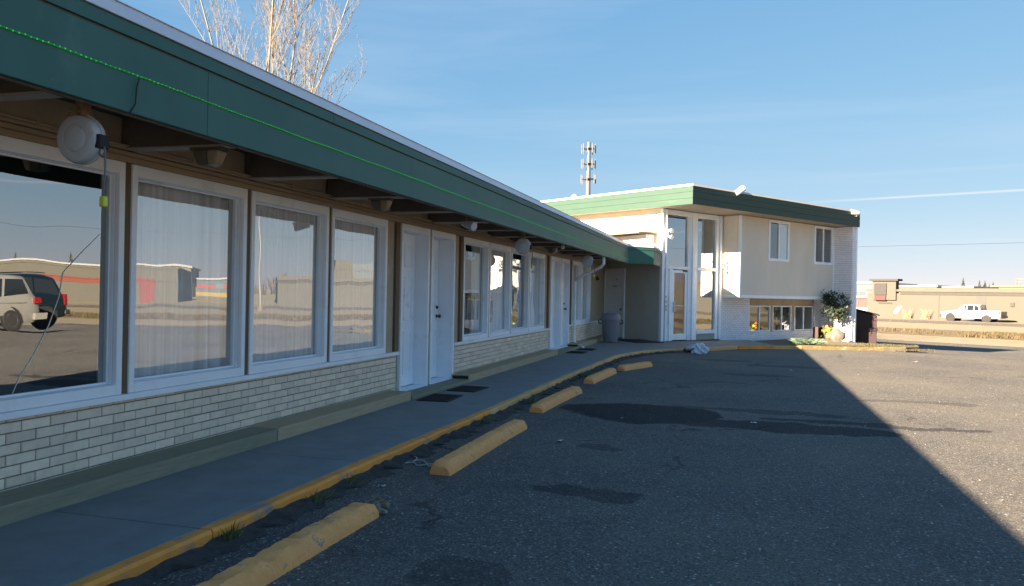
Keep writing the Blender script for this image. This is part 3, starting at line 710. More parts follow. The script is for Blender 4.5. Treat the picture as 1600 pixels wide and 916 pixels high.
r_ = root('motion_sensor', 'little dark sensor box on the tan wall past the last window', 'sensor', (-4.42,24.6,2.02), 0, local=True)
b = MB(); b.box(0,.07,-.04,.04,-.06,.06); b.build('sensor_body', blackmetal, r_, bevel=.008); b = MB(); b.lathe([(.03,0),(.02,.03)], (.07,0,-.02), (1,0,-.3), 10); b.build('sensor_lens', black, r_)

# door mats
def doormat(cx, cy, w_, l_, rz, label):
    mb = MB(); mb.box(-w_/2,w_/2,-l_/2,l_/2,0,.014)
    for i in range(12): yy = -l_/2+.03+i*(l_-.06)/11; mb.box(-w_/2+.03,w_/2-.03,yy-.008,yy+.008,.014,.017)
    o = mb.build('door_mat', black, bevel=.003); o.location = (cx,cy,.1); o.rotation_euler = (0,0,rz); BASE[o.name] = (0,0,0)
    return tag(o, label, 'mat', 'black mats on the sidewalk by the doors')
doormat(-3.8,9.78,.42,.68,.05,'black mat in front of the nearest white door'); doormat(-3.79,10.85,.42,.62,-.03,'black mat in front of the door with dark knobs')
doormat(-3.82,18.85,.42,.6,0,'black mat at the third white door along the motel'); doormat(-3.8,20.0,.42,.6,0,'black mat nearest the downspout')
mb = MB(); mb.box(-.45,.45,-.75,.75,0,.02); o = mb.build('door_mat', black, bevel=.004); o.location = (-3.05,24.5,.1); o.rotation_euler = (0,0,-(PI/2-PHI)+PI/2+.02); tag(o, 'long black mat in the corner at the foot of the olive wall', 'mat')

# ------------------------------------------------------------------ OFFICE (local frame: x = along front, y = into the building)
office = root('office_building', 'split level motel office with green fascia, beige bay and white brick base', 'building', tuple(A), PI/2-PHI, local=True)
def ob(mb, s0, s1, o0, o1, z0, z1): return mb.box(s0, s1, -o0, -o1, z0, z1)
S_END, ZS = 9.15, 4.22
# left wall, two paints
mb = MB(); ob(mb,-.08,.08,-.002,-1.5,0,2.75); ob(mb,-.08,.08,-2.43,-9,0,2.75); ob(mb,-.08,.08,-1.5,-2.43,2.36,2.75); mb.build('side_wall', olive, office)
mb = MB(); ob(mb,-.08,.08,-.002,-9,2.751,ZS+.02); ob(mb,S_END-.1,S_END+.09,-.16,-9,-.6,ZS+.02); ob(mb,-.08,S_END+.09,-9,-9.15,-.6,ZS+.02); mb.build('upper_side_wall', cream, office)
# front base wall with lower window openings
LW = [(4.72,6.04),(6.2,7.44),(7.66,8.98)]
mb = MB()
ob(mb,3.0,4.70,-.02,-.16,-.6,1.54); ob(mb,4.70,9.0,-.02,-.16,-.6,.30); ob(mb,9.0,S_END,-.02,-.16,-.6,1.54)
mb.build('base_wall', mortarw, office)
opl = lambda u, z, d: (u, .02-d, z)
mb = MB(); bricks(mb, 3.0, 4.70, .0, 1.54, opl, .21,.068,.011,.022,.08,5); bricks(mb, 4.70, 9.0, -.12, .30, opl, .21,.07,.011,.022,.08,6); bricks(mb, 9.0, S_END, -.12, 1.54, opl, .21,.068,.011,.022,.08,7)
mb.build('brick_base', brickwhite, office)
mb = MB(); ob(mb,4.70,9.0,-.06,-.16,1.25,1.54); ob(mb,6.05,6.19,-.06,-.16,.30,1.25); ob(mb,7.45,7.65,-.06,-.16,.30,1.25); ob(mb,4.70,9.0,-.03,-.16,1.50,1.54); mb.build('window_surround', stucco, office)
glass3 = glass_mat('sash_glass', .20, tint=(.75,.8,.8), wav=.01)
def slider(s0, s1, o0, z0, z1, parent, nm='window', t=.045, blind=None):
    fr = MB(); ringx(fr, -o0-.03, -o0+.05, s0, s1, z0, z1, t); m_ = (s0+s1)/2; fr.box(m_-.03, m_+.03, -o0-.02, -o0+.045, z0+t, z1-t)
    f = fr.build(nm, white, parent, bevel=.004)
    g = MB(); sheet_y(g, -o0+.015, s0+t-.005, m_-.028, z0+t-.005, z1-t+.005); sheet_y(g, -o0+.005, m_+.028, s1-t+.005, z0+t-.005, z1-t+.005); g.build('pane', glass3, f)
    g = MB()
    if blind == 'left': g.box(s0+t, m_-.03, -o0+.10, -o0+.105, z0+t, z1-t)
    if blind == 'right': g.box(m_+.03, s1-t, -o0+.04, -o0+.045, z0+t, z1-t)
    if blind: g.build('blind', mat('pale_blind', (.85,.85,.85), .8, var=.08, vscale=8, stretch=(12,12,.1)), f)
    return f
for a,b in LW: slider(a, b, -.06, .31, 1.24, office)
# bay
mb = MB()
BO = .68
BW = [(4.70,6.0),(7.68,9.0)]
ss_ = 3.05
for (a,b) in BW+[(S_END,None)]:
    ob(mb, ss_, a, BO, BO-.12, 1.60, ZS); 
    if b: ob(mb, a, b, BO, BO-.12, 1.60, 2.79); ob(mb, a, b, BO, BO-.12, 4.20, ZS); ss_ = b
mb.build('bay_panel', baywall, office)
mb = MB(); ob(mb,3.05,3.17,BO-.121,.0,1.60,ZS); ob(mb,3.17,S_END,0,-.1,1.60,2.70)
mb.build('bay_side', cream, office)
mb = MB(); ob(mb,2.98,3.048,.0,-.1,1.541,ZS); mb.build('recess_panel', recess, office)
mb = MB(); ob(mb,3.05,S_END,BO+.0,-.1,1.50,1.598); ob(mb,3.03,S_END,BO+.02,BO+.001,1.49,1.60); mb.build('bay_floor_trim', white, office, bevel=.004)
mb = MB(); ob(mb,3.03,3.12,BO+.022,BO+.001,1.601,ZS); ob(mb,3.028,3.049,BO+.02,BO-.06,1.601,ZS); ob(mb,9.05,9.14,BO+.022,BO+.001,1.601,ZS); mb.build('corner_trim', white, office, bevel=.003)
for i,(a,b) in enumerate(BW): slider(a+.0, b, BO+.0, 2.79, 4.20, office, t=.09, blind='right' if i == 0 else None)
# wing wall of white brick at the far end
mb = MB(); ob(mb,S_END+.022,S_END+.26,1.39,-.1,-.7,ZS); mb.build('wing_wall', mortarw, office)
wpl = lambda u, z, d: (S_END+.022-d, -u, z); wpf = lambda u, z, d: (u, -(1.39+d), z)
mb = MB(); bricks(mb, .0, 1.39, -.4, ZS, wpl, .21,.068,.011,.022,.08,8); bricks(mb, S_END+.022, S_END+.26, -.4, ZS, wpf, .21,.068,.011,.022,.08,9); mb.build('wing_brick', brickwhite, office)
mb = MB(); ob(mb,S_END+.2,S_END+.30,1.43,1.34,-.6,ZS); mb.build('wing_corner_trim', white, office)
# glazed entrance
mb = MB()
ob(mb,-.10,.02,.03,-.08,.02,ZS); ob(mb,.02,.16,.0,-.08,2.46,ZS); ob(mb,.06,.12,.05,.001,.1,ZS-.02); ob(mb,.02,.30,-.03,-.08,.1,2.36)
ob(mb,.30,.46,.01,-.10,.1,2.36)                                       # left jamb of the door
ob(mb,.16,1.22,.02,-.10,4.07,ZS); ob(mb,1.7,2.7,.02,-.10,4.07,ZS)      # heads
ob(mb,.02,1.22,.025,-.12,2.36,2.46); ob(mb,1.7,2.7,.025,-.12,2.36,2.46)     # transoms
ob(mb,1.22,1.7,.0,-.14,.1,ZS); ob(mb,1.40,1.52,.05,.001,.1,ZS-.01)      # mullion
ob(mb,2.7,2.84,.0,-.18,.1,ZS); ob(mb,2.86,2.97,.05,-.1,.1,ZS)
ob(mb,1.7,2.7,.02,-.1,.30,.42)
mb.build('entrance_frame', white, office, bevel=.006)
mb = MB(); sheet_y(mb,.07,.155,1.225,2.455,4.075); sheet_y(mb,.07,1.695,2.705,2.455,4.075); sheet_y(mb,.07,1.695,2.705,.415,2.365); mb.build('entrance_glass', glass2, office)
mb = MB(); ob(mb,1.7,2.7,-.02,-.06,.1,.298); mb.build('kick_panel', mat('grey_kick_panel', (.33,.36,.33), .7), office)
mb = MB(); ringx(mb, -.01+.03, .09, .47, 1.21, .12, 2.34, .10, .20, .09)
dr = mb.build('entrance_door', white, office, bevel=.005)
mb = MB(); sheet_y(mb,.05,.565,1.115,.315,2.255); mb.build('door_pane', glass_mat('door_glass', .12, tint=(.9,.85,.8)), dr)
mb = MB(); ob(mb,.575,1.105,-.062,-.066,.32,2.24); mb.build('brown_film', paper, dr)
mb = MB(); mb.box(.52,.55,-.045,.02,1.02,1.34); mb.tube([(.55,-.01,1.21),(1.13,-.01,1.20)], .014, 8); mb.build('push_handle', mat('pale_handle', (.7,.66,.6), .4), dr)
mb = MB(); mb.box(1.0,1.2,.0,.05,2.29,2.35); mb.build('door_closer', blackmetal, dr, bevel=.004)
mb = MB(); ob(mb,.2,.24,.062,.051,.65,1.5); 
for z_ in (1.45,1.3,1.15,1.05): mb.box(.055,.12,-.062,-.051,z_,z_+.07)
mb.build('number_plates', mat('dull_sign', (.5,.52,.56), .6), office)
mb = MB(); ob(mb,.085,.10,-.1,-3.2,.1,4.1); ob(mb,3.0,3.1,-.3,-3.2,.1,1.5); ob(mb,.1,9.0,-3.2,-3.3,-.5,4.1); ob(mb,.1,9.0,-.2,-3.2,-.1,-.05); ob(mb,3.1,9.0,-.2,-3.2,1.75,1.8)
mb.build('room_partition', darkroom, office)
# the door in the corner with the motel
mb = MB(); mb.box(-.12,-.078,1.5,1.57,.1,2.38); mb.box(-.12,-.078,2.36,2.43,.1,2.38); mb.box(-.12,-.078,1.57,2.36,2.30,2.38); mb.build('corner_door_frame', white, office, bevel=.004)
mb = MB(); mb.box(-.07,-.03,1.57,2.36,.12,2.30)
cd = mb.build('corner_door', whitedoor, office)
mb = MB(); mb.box(-.078,-.07,1.88,2.05,1.79,1.815); mb.box(-.078,-.07,1.88,1.90,2.0,2.05); mb.lathe([(.02,0),(.02,.02),(.03,.05)], (-.07,1.66,1.05), (-1,0,0), 10); mb.build('letter_slot', blackmetal, cd)
# roof and fascia
RS0, RS1, RO = -.54, S_END+.34, 1.48
mb = MB(); ob(mb,RS0+.03,RS1-.03,RO-.03,-9.6,ZS+.022,4.74); mb.build('roof', mat('office_soffit', (.42,.37,.30), .8, var=.1), office)
FO = [(RS0,9.6),(RS0,-RO),(RS1,-RO),(RS1,9.6)]
def fstrip(mb, z0, z1, t0, t1, lean=0): strip(mb, FO, z0, z1, t0, t1, lean)
green2 = mat('office_green', (.036,.073,.060), .6, var=.08, vscale=3, stretch=(.5,.5,3), spec=.25, dirt=((.10,.15,.09), .6, .2, .4))  # fascia green again, colour darkened to hold back the sunlit side
mb = MB(); zz = [4.215,4.40,4.585,4.74]
for a,b in zip(zz, zz[1:]): fstrip(mb, a+.003, b-.003, .0, .028, -.008)
mb.build('fascia', green2, office, bevel=.002)
mb = MB(); fstrip(mb, 4.75, 4.81, -.02, .1, .02); fstrip(mb, 4.811, 4.816, .01, .5); mb.build('flashing', mat('white_flashing', (.5,.5,.5), .5), office)
mb = MB(); mb.box(RS0+.5,RS1-.5,-.9,9.2,4.741,4.80); mb.build('roof_membrane', mat('pale_roofing', (.4,.4,.4), .9), office)
mb = MB(); mb.lathe([(.18,0),(.2,.1),(.1,.22),(.02,.26)], (.2,4.2,4.80), (0,0,1), 14); mb.build('roof_vent', mat('dull_vent', (.3,.32,.34), .5, metal=.5), office, smooth=True)
mb = MB(); mb.tube([(-.09,-.35,3.6),(-.1,.25,3.95),(-.1,.25,4.1)], .006, 5); mb.build('wall_cable', black, office)

def spots(loc, nrm, label, group, first=None):
    r_ = root('twin_spotlight', label, 'spotlight', loc, 0, group, local=True)
    n = Vector(nrm)
    b = MB(); b.lathe([(.05,0),(.05,.03)], (0,0,0), n, 14); b.build('backplate', white, r_)
    for k in (.09,-.11):
        b = MB(); d = (n*.6+Vector((.5,-.5,-.25))).normalized(); b.tube([(0,0,0), tuple(n*.06+Vector((0,0,k)))], .012, 6); b.lathe([(.02,0),(.03,.04),(.07,.12),(.07,.14)], tuple(n*.06+Vector((0,0,k))), d, 14); b.build('lamp_head', mat('white_lamp', (.8,.8,.78), .4), r_, smooth=True)
    return r_
def OW(s, o, z): p = A+E1*s-E2*o; return (p.x, p.y, z)
NF = (math.cos(PHI), -math.sin(PHI), 0); NL = (-math.sin(PHI), -math.cos(PHI), 0)
spots(OW(.1,.05,3.47), NF, 'twin white spotlight on the white post left of the office entrance', None)
spots(OW(3.04,.12,2.66), NL, 'twin spotlight on the sunlit side of the beige bay', None)
def cctv(loc, d, label):
    r_ = root('security_camera', label, 'camera', loc, 0, 'security cameras on the office roof edge', local=True)
    dv = Vector(d).normalized(); b = MB(); b.lathe([(.06,-.2),(.085,-.16),(.095,0),(.10,.16),(.07,.17)], (0,0,.02), dv, 16); b.build('camera_body', mat('white_lamp', (.8,.8,.78), .4), r_, smooth=True)
    b = MB(); b.tube([(0,0,-.0),(-.1*dv.x,-.1*dv.y,-.09),(-.15,.12,-.10)], .022, 6); b.build('bracket', white, r_)
    return r_
cctv(OW(1.75,1.52,4.80), (.45,.35,.38), 'large white security light tilted up on the office roof edge above the entrance')
cctv(OW(9.0,1.52,4.70), (-.6,-.4,.1), 'small white security camera at the far end of the office roof edge')
mb = MB(); mb.tube([OW(-.35,-.05,2.75),OW(-.32,.02,2.6),OW(-.2,.03,2.55),OW(-.12,.02,2.75),OW(-.1,.0,2.9)], .018, 6); mb.blob(OW(-.25,.0,2.85), .10, .3, 2, (1,1,1.2), 4)
tag(mb.build('cable_bundle', mat('grey_cable', (.3,.32,.36), .6)), 'tangled grey cable bundle where the motel roof meets the office post', 'cables')

# ------------------------------------------------------------------ parking blocks
yb_m = mat('chipped_yellow_paint', (.80,.35,.115), .8, var=.16, vscale=9, bump=.6, bscale=45, dirt=((.25,.215,.18), .572, .05, .8), dscale=9)
def stop(p0, p1, label, wd=.19, h=.105, seed=0, rough=1.0, mt=None):
    rn = random.Random(seed); a = Vector(p0); b = Vector(p1); Ln = (b-a).length; t = (b-a)/Ln
    prof = [(-wd/2,0),(-wd/2+.005,.04),(-wd/2+.02,h-.02),(-wd/2+.04,h),(wd/2-.055,h),(wd/2-.03,h-.018),(wd/2-.008,.045),(wd/2,0)]
    k = int(Ln/.03); n = len(prof); vs = []
    for i in range(k+1):
        u = i/k
        sh = 1-.35*max(0,1-min(u,1-u)*Ln/.05)**2
        wob = [rn.gauss(0,.0019*rough) for _ in range(n)]
        chip = .020*rough*max(0, math.sin(u*13+seed)*math.sin(u*57+seed*2)-.55)
        for j,(x,z) in enumerate(prof):
            zz = z*sh+wob[j]*(z>0) - (chip if 2 <= j <= 4 else 0) - (rn.uniform(.003,.016)*rough if 2 <= j <= 5 and rn.random() < .07 else 0); vs.append((x*(.9+.1*sh)+wob[j]*.7+.01*math.sin(u*4+seed), Ln*u+rn.uniform(-.004,.004)*(0<i<k), max(zz,0) if z else -.02))
    mb = MB(); mb.add(vs, [(i*n+j,(i+1)*n+j,(i+1)*n+(j+1)%n,i*n+(j+1)%n) for i in range(k) for j in range(n)]+[tuple(range(n)), tuple(k*n+q for q in range(n-1,-1,-1))])
    o = mb.build('parking_block', mt or yb_m, smooth=True); o.location = (a.x,a.y,0); o.rotation_euler = (0,0,math.atan2(-t.x,t.y)); BASE[o.name] = (0,0,0)
    tag(o, label, 'parking block', 'yellow parking blocks along the sidewalk')
    return o
stop((-2.39,2.2),(-2.37,4.82),'yellow parking block nearest the camera with a chipped broken end', seed=1, rough=1.5)
stop((-2.365,6.08),(-2.355,8.52),'long yellow parking block second from the camera, paint intact', seed=2, rough=.7)
stop((-2.48,9.7),(-2.42,11.95),'heavily chipped yellow parking block beside the dark oil stain', seed=3, rough=1.7)
stop((-2.46,13.2),(-2.40,15.25),'fourth yellow parking block, touching the crooked last one', seed=4)
stop((-2.30,15.78),(-1.90,17.1),'farthest yellow parking block, lying askew', seed=5, rough=1.4)
# broken end and rebar of the first block
mb = MB()
rn = random.Random(5)
for i in range(16):
    mb.blob((-2.36+rn.gauss(0,.06), 4.87+rn.gauss(0,.05), .012+rn.random()*.03), rn.uniform(.012,.035), .3, 1, (1,1,.8), i)
tag(mb.build('concrete_rubble', mat('broken_concrete', (.24,.22,.19), .9, var=.3, vscale=20)), 'crumbled concrete bits at the broken end of the nearest parking block', 'rubble')
mb = MB(); mb.tube([(-2.37,4.82,.05),(-2.31,4.9,.09),(-2.28,4.94,.02)], .006, 5); mb.tube([(-2.40,4.82,.08),(-2.35,4.92,.11),(-2.30,4.95,.06)], .005, 5)
tag(mb.build('bent_rebar', rust), 'bent rusty rebar sticking out at the end of the nearest block', 'rebar')
# string litter
mb = MB(); pts = []
for i in range(60):
    t = i/59; pts.append((-2.85+.40*t+.07*math.sin(t*11)*(1-t), 6.55-.28*t+.09*math.cos(t*13)*(1-t*.7), .012+.01*abs(math.sin(t*9))))
mb.tube(pts, .0055, 5); mb.tube([(-2.78+.03*i,6.35+.05*math.sin(i),.014) for i in range(9)], .005, 5)
tag(mb.build('loose_cord', mat('pale_cord', (.42,.42,.42), .8)), 'pale tangled cord lying beside the second parking block', 'cord')
# scraps of paper
def scrap(x, y, sz, rz, label, seed):
    rn = random.Random(seed); n = 5; vs = []
    for i in range(n):
        for j in range(n): vs.append(((i/(n-1)-.5)*sz+rn.gauss(0,.003), (j/(n-1)-.5)*sz*.6+rn.gauss(0,.003), .006+abs(rn.gauss(0,.008))+.12*sz*((i/(n-1)-.5)**2)))
    mb = MB(); mb.add(vs, [(i*n+j,(i+1)*n+j,(i+1)*n+j+1,i*n+j+1) for i in range(n-1) for j in range(n-1)])
    o = mb.build('paper_scrap', mat('scrap_paper', (.6,.6,.6), .8), smooth=True); o.location = (x,y,0); o.rotation_euler = (0,0,rz); tag(o, label, 'litter')
scrap(-2.62, 5.55, .05, .4, 'tiny white paper scrap between the kerb and the gap after the nearest block', 1)
scrap(-1.75, 7.9, .09, 1.2, 'pale folded scrap on the asphalt right of the second parking block', 2)
scrap(.15, 9.9, .07, .2, 'small white scrap lying on the dark oil stain', 3)
scrap(1.0, 17.5, .10, .9, 'pale scrap on the shaded asphalt in front of the office', 4)
scrap(4.1, 21.5, .12, .5, 'white scrap out on the sunlit asphalt before the bed', 5)
# weeds by the kerb
def weed(x, y, n, h, label, seed, colr=(.10,.13,.035), rad=.05):
    rn = random.Random(seed); mb = MB()
    for _ in range(n):
        a = rn.uniform(0,2*PI); r = rn.random()*rad; bx, by = math.cos(a)*r, math.sin(a)*r*1.6; hh = h*rn.uniform(.4,1); lx, ly = bx*1.6+rn.gauss(0,.03), by*1.6+rn.gauss(0,.03); w_ = .004
        mb.add([(bx-w_,by,0),(bx+w_,by,0),((bx+lx)/2+w_*.7,(by+ly)/2,hh*.6),((bx+lx)/2-w_*.7,(by+ly)/2,hh*.6),(lx,ly,hh)], [(0,1,2,3),(3,2,4)], rn.uniform(.6,1.3))
    o = mb.build('weed_tuft', mat('weed_green', (.14,.16,.05), .8, var=.3, tone=True), recalc=False); o.location = (x,y,.02)
    return tag(o, label, 'weed', 'weeds growing along the kerb')
weed(-2.88,4.02,60,.10,'green weed tuft at the sidewalk joint, nearest the camera',1)
weed(-2.85,4.95,50,.07,'weed tuft against the kerb across from the end of the nearest block',2,rad=.12)
weed(-2.86,5.5,40,.07,'small weed tuft against the kerb before the second block',3,rad=.1)
weed(-2.82,8.6,60,.07,'low weeds against the kerb across from the far end of the second block',4,rad=.16)
weed(-2.81,10.5,60,.08,'low weeds against the kerb across from the chipped third block',5,rad=.16)
weed(-2.8,14.2,60,.08,'low weeds against the kerb across from the fourth block',6,rad=.22)

# ------------------------------------------------------------------ rubbish bin
r_ = root('trash_can', 'tall grey plastic trash can standing by the white corner door', 'trash can', (-3.74,23.35,.1), 0, local=True)
gm = mat('grey_bin_plastic', (.20,.20,.24), .55, var=.08)
b = MB(); b.lathe([(.20,.03),(.215,.06),(.265,.62),(.272,.66),(.28,.67)], (0,0,0), (0,0,1), 28); b.build('bin_body', gm, r_, smooth=True)
b = MB(); b.lathe([(.295,.655),(.30,.68),(.298,.75),(.275,.80),(.25,.84),(.19,.865),(.185,.82),(.03,.80)], (0,0,0), (0,0,1), 28); b.build('bin_lid', gm, r_, smooth=True)
b = MB(); b.lathe([(.17,.848),(.17,.852)], (0,0,0), (0,0,1), 24); b.build('opening', black, r_)  # black disc painted in for the dark of the lid's hollow
b = MB(); b.tube([(-.265,-.09,.56),(-.33,-.11,.57),(-.335,-.12,.66),(-.28,-.1,.67)], .018, 6); b.build('handle', black, r_)
b = MB(); b.tube([(.265,.09,.56),(.33,.11,.57),(.335,.12,.66),(.28,.1,.67)], .018, 6); b.build('handle', black, r_)
for a_ in (-2.2,-.9,.4,1.8): b = MB(); b.lathe([(.03,0),(.035,.04)], (.18*math.cos(a_),.18*math.sin(a_),0), (0,0,1), 8); b.build('foot', gm, r_)

# ------------------------------------------------------------------ debris by the kerb in front of the entrance
rn = random.Random(21); mb = MB()
for i in range(60): mb.blob((rn.gauss(0,.22), rn.gauss(0,.10), abs(rn.gauss(0,.035))), rn.uniform(.02,.06), .35, 1, (1,1,.7), i+50)
for i in range(30): 
    x, y = rn.gauss(0,.25), rn.gauss(0,.1); a = rn.uniform(0,PI); mb.tube([(x,y,.03),(x+.12*math.cos(a),y+.12*math.sin(a),.05+.05*rn.random())], .004, 3)
o = mb.build('leaf_pile', mat('dead_leaves', (.06,.04,.028), .95, var=.5, vscale=12)); o.location = (-1.5,22.0,0); tag(o, 'heap of dark dead leaves and dirt at the kerb before the office entrance', 'debris')
def crumpled(loc, r, label, mt, seed, sq=(1,1,1)):
    rn = random.Random(seed); bm = bmesh.new(); bmesh.ops.create_icosphere(bm, subdivisions=3, radius=1)
    for v in bm.verts:
        k = 1+.28*math.sin(v.co.x*5+seed)*math.sin(v.co.y*6)+.2*math.sin(v.co.z*7+v.co.x*8)+rn.uniform(-.12,.12); v.co *= k*r
        v.co.x *= sq[0]; v.co.y *= sq[1]; v.co.z = max(v.co.z*sq[2]+r*sq[2]*.7, 0)
    me = bpy.data.meshes.new('plastic_bag'); bm.to_mesh(me); bm.free(); o = bpy.data.objects.new('plastic_bag', me); C.objects.link(o); me.materials.append(mt); o.location = loc
    return tag(o, label, 'plastic bag')
bagm = mat('white_bag_plastic', (.62,.66,.74), .35, var=.1, vscale=9)
crumpled((-1.05,21.45,0), .17, 'larger crumpled white plastic bag on the asphalt before the entrance', bagm, 3, (1.1,.9,.95))
crumpled((-1.22,22.1,.0), .12, 'bluish crumpled plastic bag leaning on the larger white one', mat('blue_bag_plastic', (.40,.46,.58), .35, var=.15, vscale=9), 5, (1.3,1,1))
r_ = root('paper_cup', 'small pale takeaway cup lying on the heap of dead leaves', 'cup', (-1.33,21.75,.07), .5, local=True); b = MB(); b.lathe([(.05,-.11),(.065,.1)], (0,0,.05), (1,0,.1), 14); b.build('cup_body', mat('cup_card', (.5,.5,.45), .6), r_, smooth=True)
b = MB(); b.lathe([(.067,.1),(.067,.115)], (0,0,.05), (1,0,.1), 14); b.build('cup_lid', white, r_)

# ------------------------------------------------------------------ planting by the wing wall
def leafy(mb, centre, rad, n, size, rn, cl=14, sq=(1,1,1)):
    cs = []
    for _ in range(cl):
        while True:
            v = Vector((rn.uniform(-1,1),rn.uniform(-1,1),rn.uniform(-1,1)))
            if .3 < v.length < 1: break
        cs.append(Vector((v.x*rad*sq[0],v.y*rad*sq[1],v.z*rad*sq[2])))
    for _ in range(n):
        c = rn.choice(cs); p = Vector(centre)+c+Vector((rn.gauss(0,1),rn.gauss(0,1),rn.gauss(0,1)))*rad*.16
        d = Vector((rn.gauss(0,1),rn.gauss(0,1),rn.gauss(0,1))).normalized(); u = d.orthogonal().normalized(); v = d.cross(u); s_ = size*rn.uniform(.6,1.3)
        mb.add([p-u*s_, p-v*s_*.45, p+u*s_, p+v*s_*.45], [(0,1,2,3)], rn.uniform(.55,1.4))
    return cs
rn = random.Random(31)
base = OW(8.55,1.15,.08)
r_ = root('small_tree', 'small dark leafed tree with a thin trunk before the white brick wing wall', 'tree', base, 0, local=True)
mb = MB(); cs = leafy(mb, (-.08,0,1.2), .54, 1900, .05, rn, 26, (.9,.9,1.05)); mb.build('crown', mat('dark_leaves', (.028,.045,.028), .6, var=.3, tone=True), r_, recalc=False)
b = MB(); b.tube([(0,0,0),(.02,0,.4),(-.01,.01,.8),(0,0,1.3)], [.022,.02,.018,.01], 6)
for c in cs[:14]: b.tube([(0,0,.8+.02*random.random()), (c.x*.5,c.y*.5,1.05+c.z*.4), (c.x,c.y,1.25+c.z)], [.01,.007,.003], 4)
b.build('trunk', woodpost, r_)
rn = random.Random(37)
r_ = root('spruce_shrub', 'low bluish green conifer shrub at the edge of the building shadow', 'shrub', (1.95,26.6,.08), 0, local=True)
mb = MB()
for _ in range(900):
    a = rn.uniform(0,2*PI); el_ = rn.uniform(.1,1.2); l_ = rn.uniform(.14,.42)*(1.1-.4*el_); p0 = Vector((rn.gauss(0,.16),rn.gauss(0,.1),.02)); d = Vector((math.cos(a)*math.cos(el_)*1.2,math.sin(a)*math.cos(el_),math.sin(el_)*.75)); p1 = p0+d*l_; u = d.orthogonal().normalized()*.014
    mb.add([p0-u,p0+u,p1+u*.3,p1-u*.3], [(0,1,2,3)], rn.uniform(.6,1.5))
mb.build('foliage', mat('spruce_needles', (.10,.15,.10), .8, var=.3, tone=True), r_, recalc=False)
mb = MB(); mb.blob((0,0,.2), .26, .22, 3, (.95,.8,1.0), 9); o = mb.build('boulder', mat('tan_boulder', (.11,.10,.09), .9, var=.25, vscale=5, bump=.7, bscale=12, dirt=((.24,.18,.16),.5,.15,.7), dscale=6), smooth=True); o.location = OW(6.7,2.15,.05); tag(o, 'rounded tan boulder at the foot of the white brick wing wall', 'boulder')
r_ = root('flower_pot', 'low pot of yellow and orange flowers beside the boulder', 'potted flowers', OW(7.5,1.4,.06), 0, local=True)
b = MB(); b.lathe([(.10,0),(.14,.18),(.15,.2),(.12,.2)], (0,0,0), (0,0,1), 16); b.build('pot', mat('dark_pot', (.09,.05,.035), .7), r_, smooth=True)
rn = random.Random(8); b = MB()
for _ in range(260):
    v = Vector((rn.gauss(0,.09),rn.gauss(0,.09),.28+rn.gauss(0,.07))); d = Vector((rn.gauss(0,1),rn.gauss(0,1),rn.gauss(0,1))).normalized(); u = d.orthogonal()*.04; w_ = d.cross(u)*.5; b.add([v-u,v-w_,v+u,v+w_],[(0,1,2,3)],rn.uniform(.6,1.3))
b.build('leaves', mat('pot_leaves', (.13,.16,.04), .7, tone=True), r_, recalc=False)
for nm,colr,ps in (('yellow_bloom',(.80,.72,.06),((-.02,-.08,.36,.085),(.08,-.06,.24,.075),(0,-.12,.16,.09),(.12,0,.36,.06))),('orange_bloom',(.75,.20,.04),((-.06,-.02,.46,.07),(-.13,-.05,.30,.06)))):
    for k,(x,y_,z,rr) in enumerate(ps):
        b = MB(); b.blob((x,y_,z), rr, .35, 2, (1,1,.9), k+3); b.build('bloom', mat(nm, colr, .7, var=.25, vscale=20), r_)
r_ = root('crate_box', 'small open brown wooden box standing beside the flower pot', 'box', OW(8.0,.75,.06), PI/2-PHI, local=True)
b = MB(); b.box(-.22,.22,-.02,.02,0,.03); b.box(-.22,-.19,-.1,.1,.03,.4); b.box(.19,.22,-.1,.1,.03,.4); b.box(-.22,.22,-.1,.1,.4,.43); b.build('box_frame', mat('brown_wood', (.05,.03,.022), .8), r_)
rn = random.Random(15); mb = MB()
for _ in range(2600):
    x = rn.uniform(2.2,5.3); y = 25.65+.36*(x-1.9)+rn.random()**1.3*(2.6 if x > 3.6 else .55); h = rn.uniform(.02,.08); a = rn.uniform(0,PI); dx, dy = .012*math.cos(a), .012*math.sin(a)
    if (x > 5.0 and y < 27.1) or y > 28.4-.15*(x-3.6): continue
    mb.add([(x-dx,y-dy,.055),(x+dx,y+dy,.055),(x+rn.gauss(0,.03),y+rn.gauss(0,.03),.06+h)], [(0,1,2)], rn.uniform(.6,1.4))
tag(mb.build('bed_grass', mat('bed_grass_blades', (.065,.062,.028), .85, var=.35, vscale=3, tone=True), recalc=False), 'patchy short grass in the bed behind the yellow kerb', 'grass', kind='stuff')
rn = random.Random(16); mb = MB()
for _ in range(900):
    x = rn.uniform(3.2,5.6); y = 25.45+.36*(x-1.9)+rn.gauss(0,.12)-.12; h = rn.uniform(.02,.07); a = rn.uniform(0,PI); dx, dy = .012*math.cos(a), .012*math.sin(a)
    mb.add([(x-dx,y-dy,0),(x+dx,y+dy,0),(x+rn.gauss(0,.03),y+rn.gauss(0,.03),h)], [(0,1,2)], rn.uniform(.6,1.4))
tag(mb.build('kerb_grass', mat('kerb_grass_blades', (.08,.068,.04), .85, var=.35, vscale=3, tone=True), recalc=False), 'dry weeds growing in front of the broken kerb end of the bed', 'grass', kind='stuff')

